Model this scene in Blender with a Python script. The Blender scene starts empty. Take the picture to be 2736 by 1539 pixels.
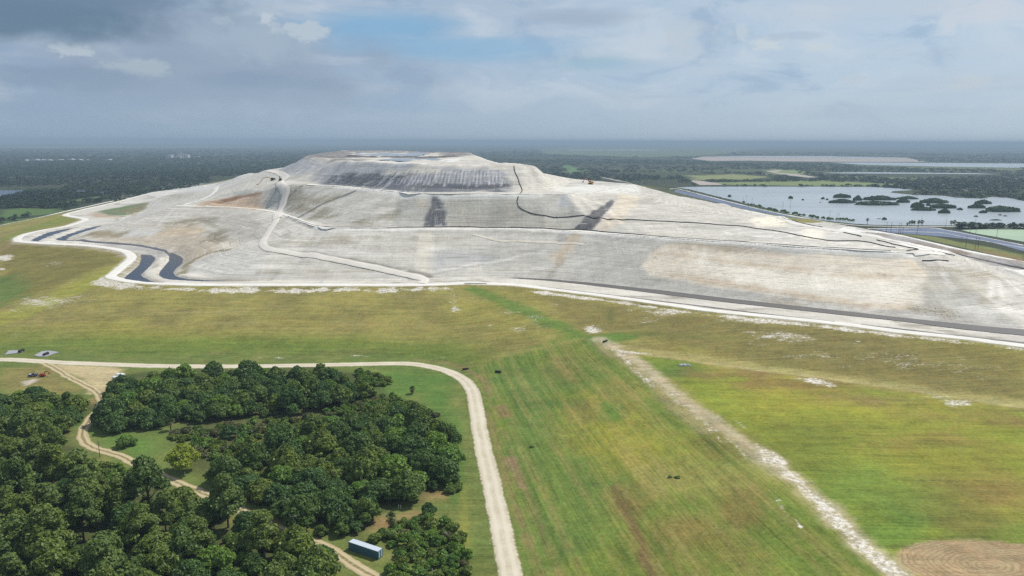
import bpy, math, random
import numpy as np
from mathutils import Vector, Matrix, geometry

random.seed(11)
rng = np.random.default_rng(11)
SC = bpy.context.scene
COL = SC.collection
RAD = math.radians

# ------------------------------------------------------------------ camera
PW, PH, FOC = 2736.0, 1539.0, 1954.0          # photograph size and focal length in its pixels
CAMZ, PITCH, ROLL = 120.0, RAD(11.33), 0.0037
cF = np.array([0, math.cos(PITCH), -math.sin(PITCH)])
cR0 = np.array([1.0, 0, 0]); cU0 = np.array([0, math.sin(PITCH), math.cos(PITCH)])
cR = cR0 * math.cos(ROLL) + cU0 * math.sin(ROLL)
cU = cU0 * math.cos(ROLL) - cR0 * math.sin(ROLL)
cam_d = bpy.data.cameras.new('camera')
cam = bpy.data.objects.new('camera', cam_d); COL.objects.link(cam)
cam.matrix_world = Matrix(((cR[0], cU[0], -cF[0], 0), (cR[1], cU[1], -cF[1], 0), (cR[2], cU[2], -cF[2], CAMZ), (0, 0, 0, 1)))
cam_d.sensor_width = 36; cam_d.lens = 36 * FOC / PW
cam_d.clip_start = 1; cam_d.clip_end = 200000
SC.camera = cam

# ------------------------------------------------------------------ light and exposure
SUN_EL, SUN_AZ = RAD(54), RAD(58)              # azimuth measured from +y (view direction) towards +x (right)
sd = bpy.data.lights.new('sun', 'SUN'); sd.energy = 3.9; sd.angle = RAD(0.6); sd.color = (1, 0.955, 0.89)
so = bpy.data.objects.new('sun', sd); COL.objects.link(so)
sdir = Vector((math.sin(SUN_AZ) * math.cos(SUN_EL), math.cos(SUN_AZ) * math.cos(SUN_EL), math.sin(SUN_EL)))
so.rotation_euler = sdir.to_track_quat('Z', 'Y').to_euler(); so.location = (0, 0, 400)
SC.view_settings.view_transform = 'Standard'; SC.view_settings.look = 'None'
SC.view_settings.exposure = 0.0; SC.view_settings.gamma = 1.0
try:
    SC.cycles.use_denoising = False
    SC.cycles.max_bounces = 6; SC.cycles.transparent_max_bounces = 8; SC.cycles.volume_bounces = 0
    SC.cycles.caustics_reflective = False; SC.cycles.caustics_refractive = False
except Exception:
    pass

def lin(c):
    return tuple(((v / 255) / 12.92 if v / 255 <= 0.04045 else ((v / 255 + 0.055) / 1.055) ** 2.4) for v in c)

# ------------------------------------------------------------------ small node helper
class NT:
    def __init__(s, tree): s.t = tree; s.n = tree.nodes; s.l = tree.links
    def node(s, typ, **kw):
        n = s.n.new(typ)
        for k, v in kw.items(): setattr(n, k, v)
        return n
    def val(s, sock, v):
        if isinstance(v, bpy.types.NodeSocket): s.l.new(v, sock)
        else: sock.default_value = v
    def math(s, op, a, b=0.0, c=0.0, clamp=False):
        n = s.node('ShaderNodeMath', operation=op, use_clamp=clamp)
        s.val(n.inputs[0], a); s.val(n.inputs[1], b); s.val(n.inputs[2], c)
        return n.outputs[0]
    def mix(s, f, a, b, blend='MIX'):
        n = s.node('ShaderNodeMix', data_type='RGBA', blend_type=blend)
        s.val(n.inputs[0], f)
        for sock, v in ((n.inputs[6], a), (n.inputs[7], b)):
            s.val(sock, v if isinstance(v, bpy.types.NodeSocket) else (tuple(v) + (1,))[:4])
        return n.outputs[2]
    def noise(s, vec, scale=1.0, detail=3, rough=0.55, dist=0.0):
        n = s.node('ShaderNodeTexNoise')
        if vec is not None: s.l.new(vec, n.inputs['Vector'])
        n.inputs['Scale'].default_value = scale; n.inputs['Detail'].default_value = detail
        n.inputs['Roughness'].default_value = rough; n.inputs['Distortion'].default_value = dist
        return n.outputs[0]
    def mapping(s, vec, scale=(1, 1, 1), rot=(0, 0, 0), loc=(0, 0, 0)):
        n = s.node('ShaderNodeMapping'); s.l.new(vec, n.inputs[0])
        n.inputs['Scale'].default_value = scale; n.inputs['Rotation'].default_value = rot; n.inputs['Location'].default_value = loc
        return n.outputs[0]
    def ramp(s, f, lo, hi):
        n = s.node('ShaderNodeMapRange', interpolation_type='SMOOTHSTEP')
        s.val(n.inputs[0], f); s.val(n.inputs[1], lo); s.val(n.inputs[2], hi)
        return n.outputs[0]
    def attr(s, name):
        n = s.node('ShaderNodeAttribute', attribute_name=name); return n
    def pos(s):
        return s.node('ShaderNodeNewGeometry').outputs['Position']

# ------------------------------------------------------------------ sky
def px_dir(px, py):
    d = cF + cR * (px - PW / 2) / FOC + cU * (PH / 2 - py) / FOC
    return d / np.linalg.norm(d)
world = bpy.data.worlds.new('World'); SC.world = world; world.use_nodes = True
w = NT(world.node_tree); w.n.clear()
sky = w.node('ShaderNodeTexSky', sky_type='NISHITA')
sky.sun_disc = False; sky.sun_elevation = SUN_EL; sky.sun_rotation = SUN_AZ; sky.altitude = 100
sky.air_density = 1.0; sky.dust_density = 1.5; sky.ozone_density = 1.5
bg_sky = w.node('ShaderNodeBackground'); w.l.new(sky.outputs[0], bg_sky.inputs[0]); bg_sky.inputs[1].default_value = 0.075
gen = w.node('ShaderNodeTexCoord').outputs['Generated']
sep = w.node('ShaderNodeSeparateXYZ'); w.l.new(gen, sep.inputs[0])
dx, dy, dz = sep.outputs
az = w.math('ARCTAN2', dx, dy)
el = w.math('ARCSINE', dz)
cmb = w.node('ShaderNodeCombineXYZ'); w.l.new(az, cmb.inputs[0]); w.l.new(w.math('MULTIPLY', el, 1.7), cmb.inputs[1])
ae = cmb.outputs[0]
zc = w.math('MAXIMUM', w.math('ADD', dz, 0.06), 0.02)
cmb2 = w.node('ShaderNodeCombineXYZ')
w.l.new(w.math('DIVIDE', dx, zc), cmb2.inputs[0]); w.l.new(w.math('DIVIDE', dy, zc), cmb2.inputs[1])
plane = cmb2.outputs[0]
n_big = w.noise(plane, 0.33, 5, 0.55, 0.4)
n_str = w.noise(w.mapping(ae, (3.0, 14.0, 1), loc=(0.4, 3.1, 0)), 1.0, 5, 0.55, 0.3)
n_puff = w.noise(ae, 11.0, 7, 0.56, 0.25)
n_fine = w.noise(ae, 30.0, 6, 0.62, 0.3)
n_tiny = w.noise(ae, 62.0, 6, 0.64, 0.3)
n_bil = w.noise(w.mapping(ae, (1, 1.5, 1), loc=(2.2, .7, 0)), 7.5, 8, 0.6, 0.5)
# base veil of cloud: blue-grey to the left, paler to the right
t_lr = w.ramp(az, -0.75, 0.6)
veil = w.mix(t_lr, lin((146, 170, 198)), lin((188, 208, 226)))
veil = w.mix(w.math('MULTIPLY', w.ramp(n_str, 0.42, 0.72), 0.55), veil, lin((200, 210, 219)))
veil = w.mix(w.math('MULTIPLY', w.ramp(n_big, 0.5, 0.75), 0.4), veil, lin((150, 166, 188)))
veil = w.mix(w.math('MULTIPLY', w.ramp(n_bil, 0.50, 0.66), 0.5), veil, lin((208, 218, 229)))
veil = w.mix(w.math('MULTIPLY', w.ramp(n_bil, 0.48, 0.34), 0.45), veil, lin((134, 166, 199)))
col = veil
def blob(col, px, py, rx, ry, color, op=1.0, edge=(0.55, 1.0), warp=0.55, noise=None):
    d = px_dir(px, py)
    a0 = math.atan2(d[0], d[1]); e0 = math.asin(d[2])
    u = w.math('DIVIDE', w.math('SUBTRACT', az, a0), rx / FOC)
    v = w.math('DIVIDE', w.math('SUBTRACT', el, e0), ry / FOC)
    r = w.math('SQRT', w.math('ADD', w.math('MULTIPLY', u, u), w.math('MULTIPLY', v, v)))
    if noise is None: noise = n_puff if rx > 150 else (n_fine if rx > 60 else n_tiny)
    r = w.math('ADD', r, w.math('MULTIPLY', w.math('SUBTRACT', noise, 0.5), warp * 3.2))
    m = w.ramp(r, edge[1], edge[0])
    return w.mix(w.math('MULTIPLY', m, op), col, lin(color))
# blue gaps, then grey masses, then lit tops
col = blob(col, 1010, 75, 300, 60, (132, 178, 214), 0.9, (0.2, 1.1), 0.5, n_str)
col = blob(col, 1330, 130, 330, 40, (142, 184, 216), 0.75, (0.2, 1.1), 0.5, n_str)
col = blob(col, 1600, 165, 180, 30, (154, 188, 208), 0.7, (0.2, 1.1), 0.5, n_str)
col = blob(col, 560, 190, 520, 120, (148, 165, 187), 0.8, (0.4, 1.2))
col = blob(col, 330, 40, 260, 60, (140, 158, 181), 0.85, (0.4, 1.1))
col = blob(col, 640, 95, 130, 70, (158, 177, 196), 0.75, (0.4, 1.15))
col = blob(col, 740, 110, 130, 60, (166, 184, 201), 0.75, (0.4, 1.1), 0.6)
col = blob(col, 800, 82, 78, 30, (188, 201, 213), 0.9, (0.5, 1.0), 0.9)
col = blob(col, 715, 48, 26, 15, (196, 207, 217), 0.85, (0.4, 1.0), 0.8)
col = blob(col, 590, 52, 30, 18, (170, 187, 203), 0.7, (0.3, 1.0), 0.8)
col = blob(col, 262, 62, 52, 26, (172, 190, 205), 0.85, (0.5, 1.0), 0.6)
col = blob(col, 190, 135, 50, 20, (184, 198, 209), 0.9, (0.4, 1.0), 0.8)
col = blob(col, 385, 182, 100, 26, (172, 188, 200), 0.85, (0.4, 1.0), 0.9)
col = blob(col, 130, 205, 260, 36, (132, 154, 180), 0.6, (0.4, 1.1))
col = blob(col, 720, 215, 210, 28, (134, 157, 183), 0.6, (0.3, 1.1))
col = blob(col, 20, 25, 300, 66, (104, 130, 153), .95, (0.45, 1.2), 0.4)
col = blob(col, 120, -30, 420, 40, (112, 136, 160), 0.8, (0.5, 1.1), 0.4)
col = blob(col, 1550, 48, 190, 26, (160, 177, 197), 0.7, (0.3, 1.1), 0.5, n_str)
col = blob(col, 1830, 92, 110, 44, (197, 207, 215), 0.6, (0.2, 1.1), 0.8)
col = blob(col, 2050, 118, 60, 20, (205, 215, 221), 0.8, (0.3, 1.0), 0.9)
col = blob(col, 2180, 122, 50, 14, (202, 213, 220), 0.7, (0.3, 1.0), 0.9)
col = blob(col, 1985, 85, 20, 24, (200, 211, 219), 0.6, (0.3, 1.0), 0.8)
col = blob(col, 2130, 96, 110, 12, (172, 190, 209), 0.5, (0.3, 1.1), 0.5)
col = blob(col, 2640, 30, 120, 50, (206, 214, 224), 0.75, (0.3, 1.0), 0.9)
col = blob(col, 2590, 222, 44, 26, (198, 209, 217), 0.7, (0.3, 1.0), 0.9)
col = blob(col, 2280, 215, 40, 14, (188, 202, 212), 0.6, (0.3, 1.0), 0.9)
col = blob(col, 2300, 20, 300, 40, (196, 206, 218), 0.5, (0.2, 1.1), 0.6)
# pale band that the cloud sinks into above the horizon
t_hz = w.ramp(el, RAD(5.2), RAD(0.2))
hz = w.mix(t_lr, lin((150, 172, 194)), lin((184, 202, 217)))
col = w.mix(w.math('MULTIPLY', t_hz, 0.9), col, hz)
# broken cloud overhead (outside the frame) lights the ground
over = w.ramp(el, RAD(14), RAD(30))
col = w.mix(over, col, w.mix(w.ramp(n_big, 0.4, 0.65), lin((150, 170, 198)), lin((206, 211, 217))))
bg_cl = w.node('ShaderNodeBackground'); w.l.new(col, bg_cl.inputs[0]); bg_cl.inputs[1].default_value = 1.0
mxs = w.node('ShaderNodeMixShader')
w.val(mxs.inputs[0], w.math('SUBTRACT', 0.93, w.math('MULTIPLY', over, 0.35)))
w.l.new(bg_sky.outputs[0], mxs.inputs[1]); w.l.new(bg_cl.outputs[0], mxs.inputs[2])
wo = w.node('ShaderNodeOutputWorld'); w.l.new(mxs.outputs[0], wo.inputs[0])

# ------------------------------------------------------------------ object helpers
def tag(o, label=None, cat=None, group=None, kind=None):
    if label: o['label'] = label
    if cat: o['category'] = cat
    if group: o['group'] = group
    if kind: o['kind'] = kind
    return o
def empty(name, loc, rz=0.0, sc=1.0):
    o = bpy.data.objects.new(name, None); COL.objects.link(o)
    o.location = loc; o.rotation_euler = (0, 0, rz); o.scale = (sc, sc, sc); o.empty_display_size = 1
    return o
def link_mesh(name, me, parent=None, loc=None):
    o = bpy.data.objects.new(name, me); COL.objects.link(o)
    if parent: o.parent = parent
    if loc is not None: o.location = loc
    return o
def mesh_np(name, V, Fq, mat, smooth=False):
    """V (n,3), Fq list of index arrays (all same length) or (m,k) array."""
    V = np.asarray(V, np.float32); Fq = np.asarray(Fq, np.int32)
    me = bpy.data.meshes.new(name)
    m, k = Fq.shape
    me.vertices.add(len(V)); me.vertices.foreach_set('co', V.ravel())
    me.loops.add(m * k); me.loops.foreach_set('vertex_index', Fq.ravel())
    me.polygons.add(m); me.polygons.foreach_set('loop_start', np.arange(0, m * k, k, dtype=np.int32))
    if smooth: me.polygons.foreach_set('use_smooth', np.ones(m, bool))
    me.update(calc_edges=True)
    if mat: me.materials.append(mat)
    return me
def fattr(me, name, a):
    at = me.attributes.new(name, 'FLOAT', 'POINT'); at.data.foreach_set('value', np.asarray(a, np.float32).ravel())
def cattr(me, name, a):
    at = me.attributes.new(name, 'FLOAT_COLOR', 'POINT')
    a = np.asarray(a, np.float32); a = np.concatenate([a, np.ones((len(a), 1), np.float32)], 1)
    at.data.foreach_set('color', a.ravel())

# ------------------------------------------------------------------ numeric helpers
def vnoise(x, y, seed):
    xi = np.floor(x).astype(np.int64); yi = np.floor(y).astype(np.int64)
    fx = x - xi; fy = y - yi
    fx = fx * fx * (3 - 2 * fx); fy = fy * fy * (3 - 2 * fy)
    def h(a, b):
        n = (a * 374761393 + b * 668265263 + seed * 144665) & 0x7fffffff
        n = ((n ^ (n >> 13)) * 1274126177) & 0x7fffffff
        return ((n ^ (n >> 16)) & 0xffff) / 65535.0
    return (h(xi, yi) * (1 - fx) + h(xi + 1, yi) * fx) * (1 - fy) + (h(xi, yi + 1) * (1 - fx) + h(xi + 1, yi + 1) * fx) * fy
def fbm(x, y, scale, octv=4, seed=1):
    s = 0; a = 1; t = 0
    for i in range(octv):
        s = s + a * (vnoise(x / scale + 17.3 * i, y / scale - 9.1 * i, seed + i) - 0.5); t += a
        a *= 0.55; scale /= 2.03
    return s / t * 2
def P(px, py, z):
    d = cF + cR * (px - PW / 2) / FOC + cU * (PH / 2 - py) / FOC
    t = (z - CAMZ) / d[2]
    return np.array([d[0] * t, d[1] * t, z])
def seg_dist(X, Y, pts, closed=False):
    pts = np.asarray(pts, float)
    n = len(pts); best = np.full(X.shape, 1e18)
    for i in range(n if closed else n - 1):
        a = pts[i]; b = pts[(i + 1) % n]
        ab = b - a; L = ab @ ab + 1e-9
        t = np.clip(((X - a[0]) * ab[0] + (Y - a[1]) * ab[1]) / L, 0, 1)
        best = np.minimum(best, (X - a[0] - t * ab[0]) ** 2 + (Y - a[1] - t * ab[1]) ** 2)
    return np.sqrt(best)
def inside(X, Y, pts):
    pts = np.asarray(pts, float); c = np.zeros(X.shape, bool); n = len(pts); j = n - 1
    for i in range(n):
        xi, yi = pts[i]; xj, yj = pts[j]
        if yi != yj:
            c ^= ((yi > Y) != (yj > Y)) & (X < (xj - xi) * (Y - yi) / (yj - yi) + xi)
        j = i
    return c
def resample(pts, step):
    """Catmull-Rom through pts, then even spacing."""
    p = np.asarray(pts, float); q = np.vstack([2 * p[0] - p[1], p, 2 * p[-1] - p[-2]])
    out = []
    for i in range(1, len(q) - 2):
        L = np.linalg.norm(q[i + 1] - q[i]); n = max(2, int(L / step * 1.5))
        for k in range(n):
            t = k / n
            out.append(0.5 * ((2 * q[i]) + (-q[i - 1] + q[i + 1]) * t + (2 * q[i - 1] - 5 * q[i] + 4 * q[i + 1] - q[i + 2]) * t * t
                              + (-q[i - 1] + 3 * q[i] - 3 * q[i + 1] + q[i + 2]) * t ** 3))
    out.append(p[-1]); out = np.array(out)
    s = np.concatenate([[0], np.cumsum(np.linalg.norm(np.diff(out[:, :2], axis=0), axis=1))])
    m = max(2, int(s[-1] / step) + 1); ss = np.linspace(0, s[-1], m)
    return np.stack([np.interp(ss, s, out[:, k]) for k in range(out.shape[1])], 1)

# ------------------------------------------------------------------ survey lines of the terrain (photo pixel, height) or ('w', x, y, z)
EDGE = [(633, 478), (598, 487), (516, 499.6), (408, 513), (313, 537.7), (217, 559), (164.5, 574.4), (217, 586.6), (168.6, 604), (108.8, 613.8),
        (59.8, 624.7), (35.4, 635.5), (32.6, 641), (40.8, 646.4), (108.8, 651.9), (217.6, 657.3), (285.5, 665.5), (321, 673.6),
        (337, 687), (326, 700.8), (288, 730.7), (277.4, 738.5), (288, 745.3), (340, 754.8), (408, 760), (516.7, 764), (650, 764.3), (840, 764.6),
        (1112, 764.4), (1207, 762), (1248, 760), (1350, 763), (1408.8, 768.4), (1517.6, 782), (1626, 795.6), (1762, 814.7), (1898, 833.7),
        (2102, 854.3), (2255, 871), (2407, 890.9), (2560, 906), (2736, 929)]
EDGE_W = [P(a, b, 20) for a, b in EDGE] + [np.array([330, 308, 20.0]), np.array([412, 262, 20.0])]
TOE_IN = [(585, 494), (544, 502), (503, 510), (435, 524), (402, 540), (373, 570), (330, 590), (270, 607), (210, 628), (179, 642), (313, 652), (394, 659), (462, 676), (489, 690), (464, 728),
          (478, 738), (544, 746.7), (700, 748.3), (900, 749), (1112, 749), (1300, 743.5), (1409, 745), (1518, 752.5), (1708, 772),
          (1898, 793.5), (1950, 799.5), (2255, 833.5), (2560, 866), (2736, 882)]
LIP1 = [(468, 551), (544, 552.6), (652.7, 556.7), (728, 567.6), (769, 580), (845, 607), (899, 611.3), (1100, 612), (1300, 612.3), (1517, 619), (1653, 628),
        (1844, 642), (2000, 651.5), (2179, 665), (2408, 677), (2480, 676)]
LIP1R = [(2347, 631.5), (2255, 619), (2133, 598), (2087, 580)]
TOE2 = [(475, 548.5), (600, 549.5), (690, 555), (752, 567), (800, 583), (899, 607.6), (1100, 608.2), (1300, 608.7), (1517, 615.5), (1653, 624.5), (1844, 638.7), (2000, 648), (2179, 661), (2400, 672.5), (2440, 669),
        (2380, 655), (2300, 641), (2200, 625), (2100, 605), (2060, 588)]
LIP2 = [(752, 491), (815, 493), (899, 498), (981, 506), (1062, 514.5), (1130, 518), (1300, 519), (1440, 520), (1513, 519.5), (1600, 508), (1690, 491.5)]
TOE3 = [(760, 480), (815, 487), (899, 492.5), (981, 500), (1062, 508), (1130, 512), (1300, 513), (1440, 509), (1500, 500), (1530, 490)]
CREST = [(817, 415.5, 100), (860, 424, 99), (913, 431, 98), (1000, 435, 98), (1117, 440, 98), (1300, 441, 98), (1400, 441, 98), (1428, 441, 98)]
lines = []
def L(pts, z=None):
    out = []
    for p in pts:
        if p[0] == 'w': out.append(np.array(p[1:], float))
        elif len(p) == 3: out.append(P(*p))
        else: out.append(P(p[0], p[1], z))
    lines.append(out)
lines.append(EDGE_W)
lines.append([np.array([412, 262, 20.0]), np.array([425, 480, 20.0]), np.array([437, 625, 20.0])])
L([('w', -760, 2060, 20), ('w', -300, 2080, 18), ('w', 200, 2040, 4), ('w', 330, 1950, 2)])
L([(633, 478, 20), ('w', -760, 2060, 20)])
L(TOE_IN, 20.3)
L([(2736, 882, 20.3), ('w', 340, 345, 20), ('w', 392, 320, 19), ('w', 395, 590, 18)])
L([(164.5 + 60, 574.4, 20.3), (300, 566, 20.3), (400, 524, 20.3), (560, 494, 20.3)])
L([(2736, 721, 16), (2600, 690, 16), (2347, 633, 16), (2220, 604, 14), ('w', 386, 1050, 5), ('w', 375, 1300, 1.5), ('w', 345, 1900, 1)])
L([(2736, 697, 20), (2560, 662, 20), (2408, 627, 20), (2286, 606, 18), (2210, 594, 12), (2150, 583, 5), (2080, 570, 1.5), (1950, 540, 1), (1808, 505, 1)])
L([('w', 372, 345, 20), ('w', 378, 600, 19), ('w', 368, 900, 17), ('w', 355, 1050, 8), ('w', 340, 1300, 4), ('w', 300, 1800, 2)])
L(LIP1, 50); L([(2480, 676, 50), (2530, 669, 47), (2440, 650, 49), (2347, 631.5, 50)]); L(LIP1R, 50)
L([(2087, 580, 50), ('w', 256, 825, 47), ('w', 245, 1016, 45), ('w', 150, 1250, 42), ('w', 90, 1500, 42), ('w', 60, 1700, 42)])
L(TOE2, 50.2); L([(2060, 588, 50), ('w', 232, 825, 48), ('w', 215, 1000, 46.5), ('w', 125, 1230, 43), ('w', 70, 1480, 43), ('w', 40, 1690, 43)])
L([(468, 551, 50), (520, 540, 48), (557, 524, 48), (577, 502, 40), (600, 490, 32)])
L([(481, 548, 50), (560, 540, 54), (600, 508, 54), (640, 481, 50), (665, 464.5, 46)])
L(LIP2, 76); L(TOE3, 76.5)
L([(703, 455.5, 70), (725, 470, 73), (752, 491, 75)])
L([(703, 455.5, 70), (720, 453, 73), (742, 453, 76), (760, 480, 76.5)])
L([(1690, 491.5, 78), (1553, 483, 78), ('w', 40, 1000, 78), ('w', -5, 1300, 78), ('w', -45, 1500, 77), ('w', -60, 1680, 74)])
L([(1530, 490, 78), (1499, 473, 80), ('w', 15, 1000, 79.5), ('w', -30, 1300, 79), ('w', -70, 1500, 78)])
L(CREST)
L([(817, 415.5, 100), (880, 406, 101), (921, 402.5, 101), (1080, 404, 101), (1250, 407.5, 101), (1270, 417, 100), (1309, 433, 98.5), (1428, 441, 98)])
L([('w', -520, 1850, 46), ('w', -200, 1850, 46), ('w', 60, 1700, 42)])
L([('w', -410, 1720, 74), ('w', -200, 1730, 75), ('w', -60, 1680, 74)])
L([(665, 464.5, 46), ('w', -540, 1760, 46)]); L([(742, 453, 76), ('w', -420, 1560, 76), ('w', -410, 1720, 74)])
# foot of the outer grass slope and the low ground round the stack
L([('w', -330, 396, 0), (0, 945, 0), (500, 951, 0), (900, 951, 0), (1100, 953, 0), (1200, 975, 0), (1262, 1015, 0), (1290, 1060, 0), (1310, 1150, 0), (1340, 1300, 0), (1385, 1450, 0), (1410, 1539, 0), ('w', 10, 110, 0)])
L([('w', -330, 396, 0), ('w', -420, 470, 0), ('w', -560, 620, 0), ('w', -660, 780, 0), ('w', -720, 960, 0), ('w', -760, 1300, 0), ('w', -840, 1900, 0), ('w', -860, 2180, 0), ('w', -300, 2200, 0), ('w', 420, 2180, 0), ('w', 470, 1900, 0), ('w', 478, 1300, 0), ('w', 480, 1000, 0), ('w', 490, 700, 0), ('w', 500, 300, 0), ('w', 520, 150, 0), ('w', 420, 20, 0), ('w', 100, 20, 2)])
L([(288, 745.3, 20), (150, 790, 14), (0, 835, 9)])
L([(1260, 775, 18.5), (1420, 840, 15), (1540, 890, 12), (1600, 915, 11), (1640, 935, 10), (1700, 975, 10), (1760, 1020, 10), (1900, 1155, 10), (2050, 1290, 10), (2200, 1425, 10), (2350, 1539, 10), ('w', 110, 100, 10)])
L([(1690, 935, 10.5), (2000, 985, 10), (2300, 1022, 10), (2736, 1085, 10), ('w', 330, 262, 10), ('w', 420, 220, 9)])
L([(2736, 1539, 9.6), (2736, 1300, 9.6), (2500, 1300, 9.5), (2200, 1150, 9.5), (2000, 1050, 9.6), ('w', 260, 120, 9), ('w', 420, 120, 6)])
P3 = []
for ln in lines:
    for a, b in zip(ln[:-1], ln[1:]):
        n = max(1, int(np.linalg.norm((b - a)[:2]) / 14))
        for k in range(n): P3.append(a + (b - a) * k / n)
    P3.append(ln[-1])
for x, y in ((-90000, -3000), (90000, -3000), (90000, 90000), (-90000, 90000), (0, -3000), (0, 90000), (-3000, 1000), (3000, 1000), (-1500, 300), (-600, 100), (-300, 50), (-200, 300), (-100, 200), (900, 500), (900, 2000), (0, 4000), (-1500, 2500), (1200, 3000)):
    P3.append(np.array([x, y, 0.0]))
P3 = np.array(P3)
keep = np.ones(len(P3), bool); seen = {}
for i, p in enumerate(P3):
    k = (round(p[0] / 1.5), round(p[1] / 1.5))
    if k in seen: keep[i] = False
    seen[k] = 1
P3 = P3[keep]
cv, ce, cf, ov, oe, of = geometry.delaunay_2d_cdt([Vector((p[0], p[1])) for p in P3], [], [], 0, 1e-3)
cz = np.array([P3[o[0]][2] if o else 0.0 for o in ov]); cxy = np.array([(v.x, v.y) for v in cv])

def axis(start, segs, g, end):
    out = [start]
    for e, s in segs:
        n = max(1, int(round((e - out[-1]) / s))); out += list(np.linspace(out[-1], e, n + 1)[1:])
    s = segs[-1][1]
    while out[-1] < end: s *= g; out.append(out[-1] + s)
    return out
xp = axis(0.0, [(165, 1.6), (460, 2.2), (900, 5)], 1.09, 62000)
xs = np.array([-v for v in xp[::-1]][:-1] + xp)
ys = np.array([-400, -150, -40, 30, 80, 105] + axis(118.0, [(420, 1.3), (640, 1.6), (1000, 2.6), (2200, 7)], 1.06, 62000))
NX, NY = len(xs), len(ys)
X, Y = np.meshgrid(xs, ys)            # shape NY,NX
Z = np.zeros_like(X)
for f in cf:
    (x0, y0), (x1, y1), (x2, y2) = cxy[f[0]], cxy[f[1]], cxy[f[2]]
    z0, z1, z2 = cz[f[0]], cz[f[1]], cz[f[2]]
    if z0 == 0 and z1 == 0 and z2 == 0: continue
    i0, i1 = np.searchsorted(xs, [min(x0, x1, x2), max(x0, x1, x2)]); j0, j1 = np.searchsorted(ys, [min(y0, y1, y2), max(y0, y1, y2)])
    i1 += 1; j1 += 1
    if i1 <= i0 or j1 <= j0: continue
    gx = X[j0:j1, i0:i1]; gy = Y[j0:j1, i0:i1]
    d = (y1 - y2) * (x0 - x2) + (x2 - x1) * (y0 - y2)
    if abs(d) < 1e-9: continue
    a = ((y1 - y2) * (gx - x2) + (x2 - x1) * (gy - y2)) / d; b = ((y2 - y0) * (gx - x2) + (x0 - x2) * (gy - y2)) / d; c = 1 - a - b
    m = (a >= -1e-6) & (b >= -1e-6) & (c >= -1e-6)
    Z[j0:j1, i0:i1][m] = (a * z0 + b * z1 + c * z2)[m]
for _ in range(3):
    Z[1:-1, 1:-1] = 0.5 * Z[1:-1, 1:-1] + 0.125 * (Z[:-2, 1:-1] + Z[2:, 1:-1] + Z[1:-1, :-2] + Z[1:-1, 2:])

def hf(x, y):
    x = np.asarray(x, float); y = np.asarray(y, float)
    i = np.clip(np.searchsorted(xs, x) - 1, 0, NX - 2); j = np.clip(np.searchsorted(ys, y) - 1, 0, NY - 2)
    u = (x - xs[i]) / (xs[i + 1] - xs[i]); v = (y - ys[j]) / (ys[j + 1] - ys[j])
    return (Z[j, i] * (1 - u) + Z[j, i + 1] * u) * (1 - v) + (Z[j + 1, i] * (1 - u) + Z[j + 1, i + 1] * u) * v
TT = np.concatenate([100 * 1.0035 ** np.arange(0, 1830)])
def G(px, py):
    """point of the ground seen at a pixel of the photograph"""
    d = cF + cR * (px - PW / 2) / FOC + cU * (PH / 2 - py) / FOC
    t = TT / d[1]
    xx = d[0] * t; yy = d[1] * t; zz = CAMZ + d[2] * t
    hit = np.nonzero(zz < hf(xx, yy))[0]
    if len(hit) == 0: t0 = t1 = t[-1]
    else:
        k = hit[0]; t0, t1 = t[max(k - 1, 0)], t[k]
        for _ in range(18):
            tm = 0.5 * (t0 + t1)
            if CAMZ + d[2] * tm < hf(d[0] * tm, d[1] * tm): t1 = tm
            else: t0 = tm
    return np.array([d[0] * t1, d[1] * t1, float(hf(d[0] * t1, d[1] * t1))])
def GW(pts, z=None):
    """list of pixels (or ('w',x,y)) to world xy"""
    out = []
    for p in pts:
        if p[0] == 'w': out.append((p[1], p[2]))
        elif z is not None: out.append(tuple(P(p[0], p[1], z)[:2]))
        else: out.append(tuple(G(p[0], p[1])[:2]))
    return np.array(out)
def zoom(ox, oy, s, pts): return [(ox + a * s, oy + b * s) for a, b in pts]
z1 = lambda pts: zoom(0, 350, .27195, pts)
z5 = lambda pts: zoom(0, 540, .27195, pts)
z2 = lambda pts: zoom(600, 350, .27195, pts)
z3 = lambda pts: zoom(1200, 350, .27195, pts)
z4 = lambda pts: zoom(1800, 350, .36335, pts)
z6 = lambda pts: zoom(650, 540, .27195, pts)
z7 = lambda pts: zoom(1300, 540, .27195, pts)
z8 = lambda pts: zoom(1950, 540, .30512, pts)
def sub(pts, margin):
    """index window of the ground grid round some points"""
    p = np.asarray(pts)
    i0 = max(np.searchsorted(xs, p[:, 0].min() - margin) - 1, 0); i1 = min(np.searchsorted(xs, p[:, 0].max() + margin) + 1, NX)
    j0 = max(np.searchsorted(ys, p[:, 1].min() - margin) - 1, 0); j1 = min(np.searchsorted(ys, p[:, 1].max() + margin) + 1, NY)
    return slice(j0, j1), slice(i0, i1)
def sdf_poly(pts, margin):
    S = sub(pts, margin); gx, gy = X[S], Y[S]
    d = seg_dist(gx, gy, pts, True); d = np.where(inside(gx, gy, pts), -d, d)
    return S, d
def sdf_line(pts, margin):
    S = sub(pts, margin); return S, seg_dist(X[S], Y[S], pts)

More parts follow.
